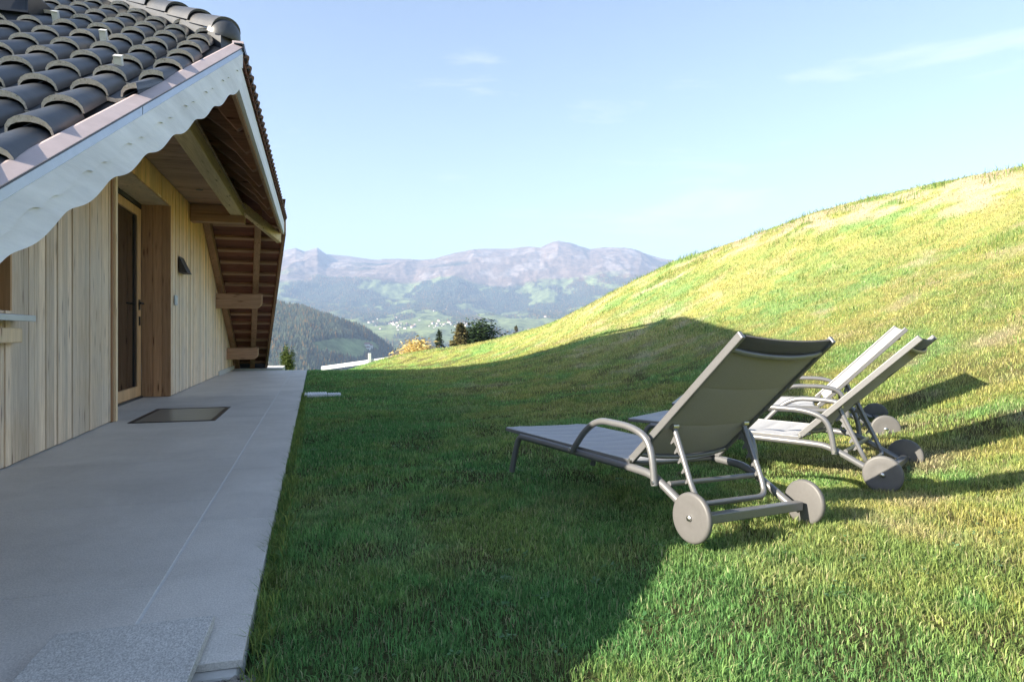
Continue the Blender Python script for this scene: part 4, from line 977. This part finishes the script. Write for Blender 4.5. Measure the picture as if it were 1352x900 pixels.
# ------------------------------------------------------------------ grass blades
def blades(name, label, x, y, hgt, wid, g, jitc=None, colf=None, kindstuff=True, lean=.6):
    n = len(x); z = ground(x, y)
    jit = g.uniform(0, 1, n); col = lawn_color(x, y, z, jit) if colf is None else colf(x, y, z, jit)
    col = col*(g.uniform(.55, 1.45, n)*(.75+.5*fbm(x*14, y*14, 17, 2)))[:, None]
    a = g.uniform(0, 6.283, n); b = fbm(x*4, y*4, 19, 3)*25+g.normal(0, 1.9, n); ln = g.uniform(.05, 1, n)*lean*hgt*(.6+.9*fbm(x*7, y*7, 23, 2))
    wx, wy = np.cos(a)*wid/2, np.sin(a)*wid/2; lx, ly = np.cos(b)*ln, np.sin(b)*ln
    V = np.zeros((n, 5, 3)); zz = z-.004
    V[:, 0] = np.stack([x-wx, y-wy, zz], 1); V[:, 1] = np.stack([x+wx, y+wy, zz], 1)
    V[:, 2] = np.stack([x+wx*.8+lx*.35, y+wy*.8+ly*.35, zz+hgt*.6], 1); V[:, 3] = np.stack([x-wx*.8+lx*.35, y-wy*.8+ly*.35, zz+hgt*.6], 1)
    V[:, 4] = np.stack([x+lx*1.35, y+ly*1.35, zz+hgt*(1-.25*ln/hgt)], 1)
    i = np.arange(n)[:, None]*5; F4 = i+np.array([0, 1, 2, 3]); F3 = i+np.array([3, 2, 4])
    o = raw_mesh(name, V.reshape(-1, 3)*K, F4, F3, np.repeat(col, 5, 0), [M['grass']]); tag(o, label, 'grass', kind='stuff'); return o
M['grass'] = vcol_mat('grass_blades', rough=.55, transl=.45, gloss=.25)
def sample(n, d0, d1, g, p=1.0, umin=-1.0, umax=1.0):
    """points on the lawn seen around the photograph's view, d = distance"""
    d = (g.uniform(d0**(2-p), d1**(2-p), n))**(1/(2-p)); t = g.uniform(umin, umax, n)
    x = d*sY+t*d*cY; y = d*cY-t*d*sY; return x, y, d
g = np.random.default_rng(99)
def lawn_layer(n, d0, d1, h, wd, g, p, umin=-.95, umax=1.0):
    x, y, d = sample(n, d0, d1, g, p, umin, umax)
    k = (x > XE+.004) | (y > 19.55); k &= ~((x > -.19) & (x < .43) & (y > 11.47) & (y < 12.05)); k &= ~((x < XE+.02) & (y < 20.6))
    x, y, d = x[k], y[k], d[k]
    z = ground(x, y, False); m = grass_mask(x, y, z); bare = sstep(fbm(x*3.1, y*3.1, 91, 4), .5, .62)*(1-.75*sstep(z, .3, 1.1))
    keep = g.uniform(0, 1, len(x)) > m*.35+bare*.5; x, y, d, m = x[keep], y[keep], d[keep], m[keep]
    hh = h*g.uniform(.5, 1.35, len(x))*(.35+.7*fbm(x*1.7, y*1.7, 13, 3)+.65*fbm(x*9, y*9, 15, 2))*(1-.35*m)*np.interp(d, [2, 6, 20, 40], [1, 1, 1.25, 1.6])
    ww = wd*np.interp(d, [1, 3, 6, 12, 24, 40], [1, 1.15, 1.7, 2.8, 4.6, 7])*g.uniform(.7, 1.3, len(x))
    return x, y, hh, ww
parts = [lawn_layer(350000, 1.3, 4.2, .034, .0031, g, .6, -.95, 1.6), lawn_layer(360000, 3.8, 9, .034, .0030, g, .8, -.95, 1.3), lawn_layer(270000, 8, 20, .036, .0030, g, 1.0, -.55, .95), lawn_layer(130000, 19, 38, .042, .0030, g, 1.0, -.42, .8)]
x, y, hh, ww = [np.concatenate(q) for q in zip(*parts)]
blades('lawn_grass', 'short green and yellow lawn grass from the patio up the mound', x, y, hh, ww, g)
# longer tufts: along the patio edge, on the mound and its crest
def tufts(cent, per, spread, h0, h1, g, wid):
    xs_, ys_, hs = [], [], []
    for (cx, cy) in cent:
        n = int(per*g.uniform(.5, 1.3)); xs_.append(cx+g.normal(0, spread, n)); ys_.append(cy+g.normal(0, spread, n)); hs.append(np.full(n, g.uniform(h0, h1))*g.uniform(.5, 1.15, n))
    return np.concatenate(xs_), np.concatenate(ys_), np.concatenate(hs)
cent = [(XE+.012+abs(g.normal(0, .022)), yy) for yy in g.uniform(1.5, 12, 330)]
x1_, y1_, h1_ = tufts(cent, 26, .024, .05, .11, g, .003); k = x1_ > XE-.002
x1_, y1_, h1_ = x1_[k], y1_[k], h1_[k]
cx, cy, _ = sample(900, 6, 32, g, 1.0, -.1, .95); cz = ground(cx, cy, False); kk = (cz > .9) & (fbm(cx*.5, cy*.5, 8, 3) > .47); cent = list(zip(cx[kk], cy[kk]))
x2_, y2_, h2_ = tufts(cent, 34, .15, .05, .13, g, .005)
cres = [(14,10.5),(13.2,12.3),(12.4,14.1),(11.7,17),(10.9,19.8),(10.5,22.5),(8.2,26.8)]; cent = []
for _ in range(46):
    i = g.integers(0, len(cres)-1); t = g.uniform(0, 1); cent.append((cres[i][0]*(1-t)+cres[i+1][0]*t+g.normal(0, .5), cres[i][1]*(1-t)+cres[i+1][1]*t+g.normal(0, .5)))
x3_, y3_, h3_ = tufts(cent, 34, .16, .06, .20, g, .006)
x4_ = np.concatenate([x1_, x2_, x3_]); y4_ = np.concatenate([y1_, y2_, y3_]); h4_ = np.concatenate([h1_, h2_, h3_]); w4_ = np.concatenate([np.full(len(x1_), .0042), np.full(len(x2_), .010), np.full(len(x3_), .013)])
def tcol(x, y, z, j): return (np.array([.08, .20, .05])*(1-j[:, None])+np.array([.33, .38, .10])*j[:, None])*(1-.0*z[:, None])
blades('grass_tufts', 'longer green grass tufts along the patio edge and on the mound', x4_, y4_, h4_, w4_, g, colf=tcol, lean=.7)

# dead thatch lying in the thin spots, and flat weeds between the blades
x, y, d = sample(260000, 1.5, 11, g, .8, -.9, 1.0); bare = sstep(fbm(x*3.1, y*3.1, 91, 4), .47, .60); k = (x > XE+.02) & (g.uniform(0, 1, len(x)) < bare*.30); x, y = x[k], y[k]
def dcol(x, y, z, j): return np.array([.16, .12, .06])*(1-j[:, None])+np.array([.52, .43, .26])*j[:, None]
blades('grass_thatch', 'dry brown thatch lying in the thin spots of the lawn', x, y, g.uniform(.008, .022, len(x)), np.full(len(x), .0032), g, colf=dcol, lean=2.6)
cx, cy, d = sample(700, 1.6, 10, g, .8, -.9, 1.0); k = (cx > XE+.05) & (fbm(cx*1.2, cy*1.2, 44, 3) > .5); cx, cy = cx[k], cy[k]; V = []; Cc = []
for x_, y_ in zip(cx, cy):
    nl = g.integers(6, 16); cz = float(ground([x_], [y_])[0]); tone = g.uniform(0, 1)
    for q in range(nl):
        a_ = g.uniform(0, 6.28); r_ = g.uniform(.006, .045); L_ = g.uniform(.010, .024); W_ = L_*g.uniform(.35, .8); h_ = cz+g.uniform(.012, .032)
        c_ = np.array([x_+math.cos(a_)*r_, y_+math.sin(a_)*r_, h_]); u_ = np.array([math.cos(a_), math.sin(a_), g.uniform(-.2, .5)])*L_; v_ = np.array([-math.sin(a_), math.cos(a_), g.uniform(-.2, .2)])*W_*.5
        V += [c_-u_*.5, c_+v_, c_+u_*.5, c_-v_]; col_ = (np.array([.07, .20, .06])*(1-tone)+np.array([.20, .33, .17])*tone)*g.uniform(.7, 1.3); Cc += [col_]*4
o = raw_mesh('lawn_weeds', np.array(V)*K, np.arange(len(V)).reshape(-1, 4), None, np.array(Cc), [M['grass']]); tag(o, 'low broad leaved weeds and clover scattered through the lawn', 'weeds', kind='stuff')
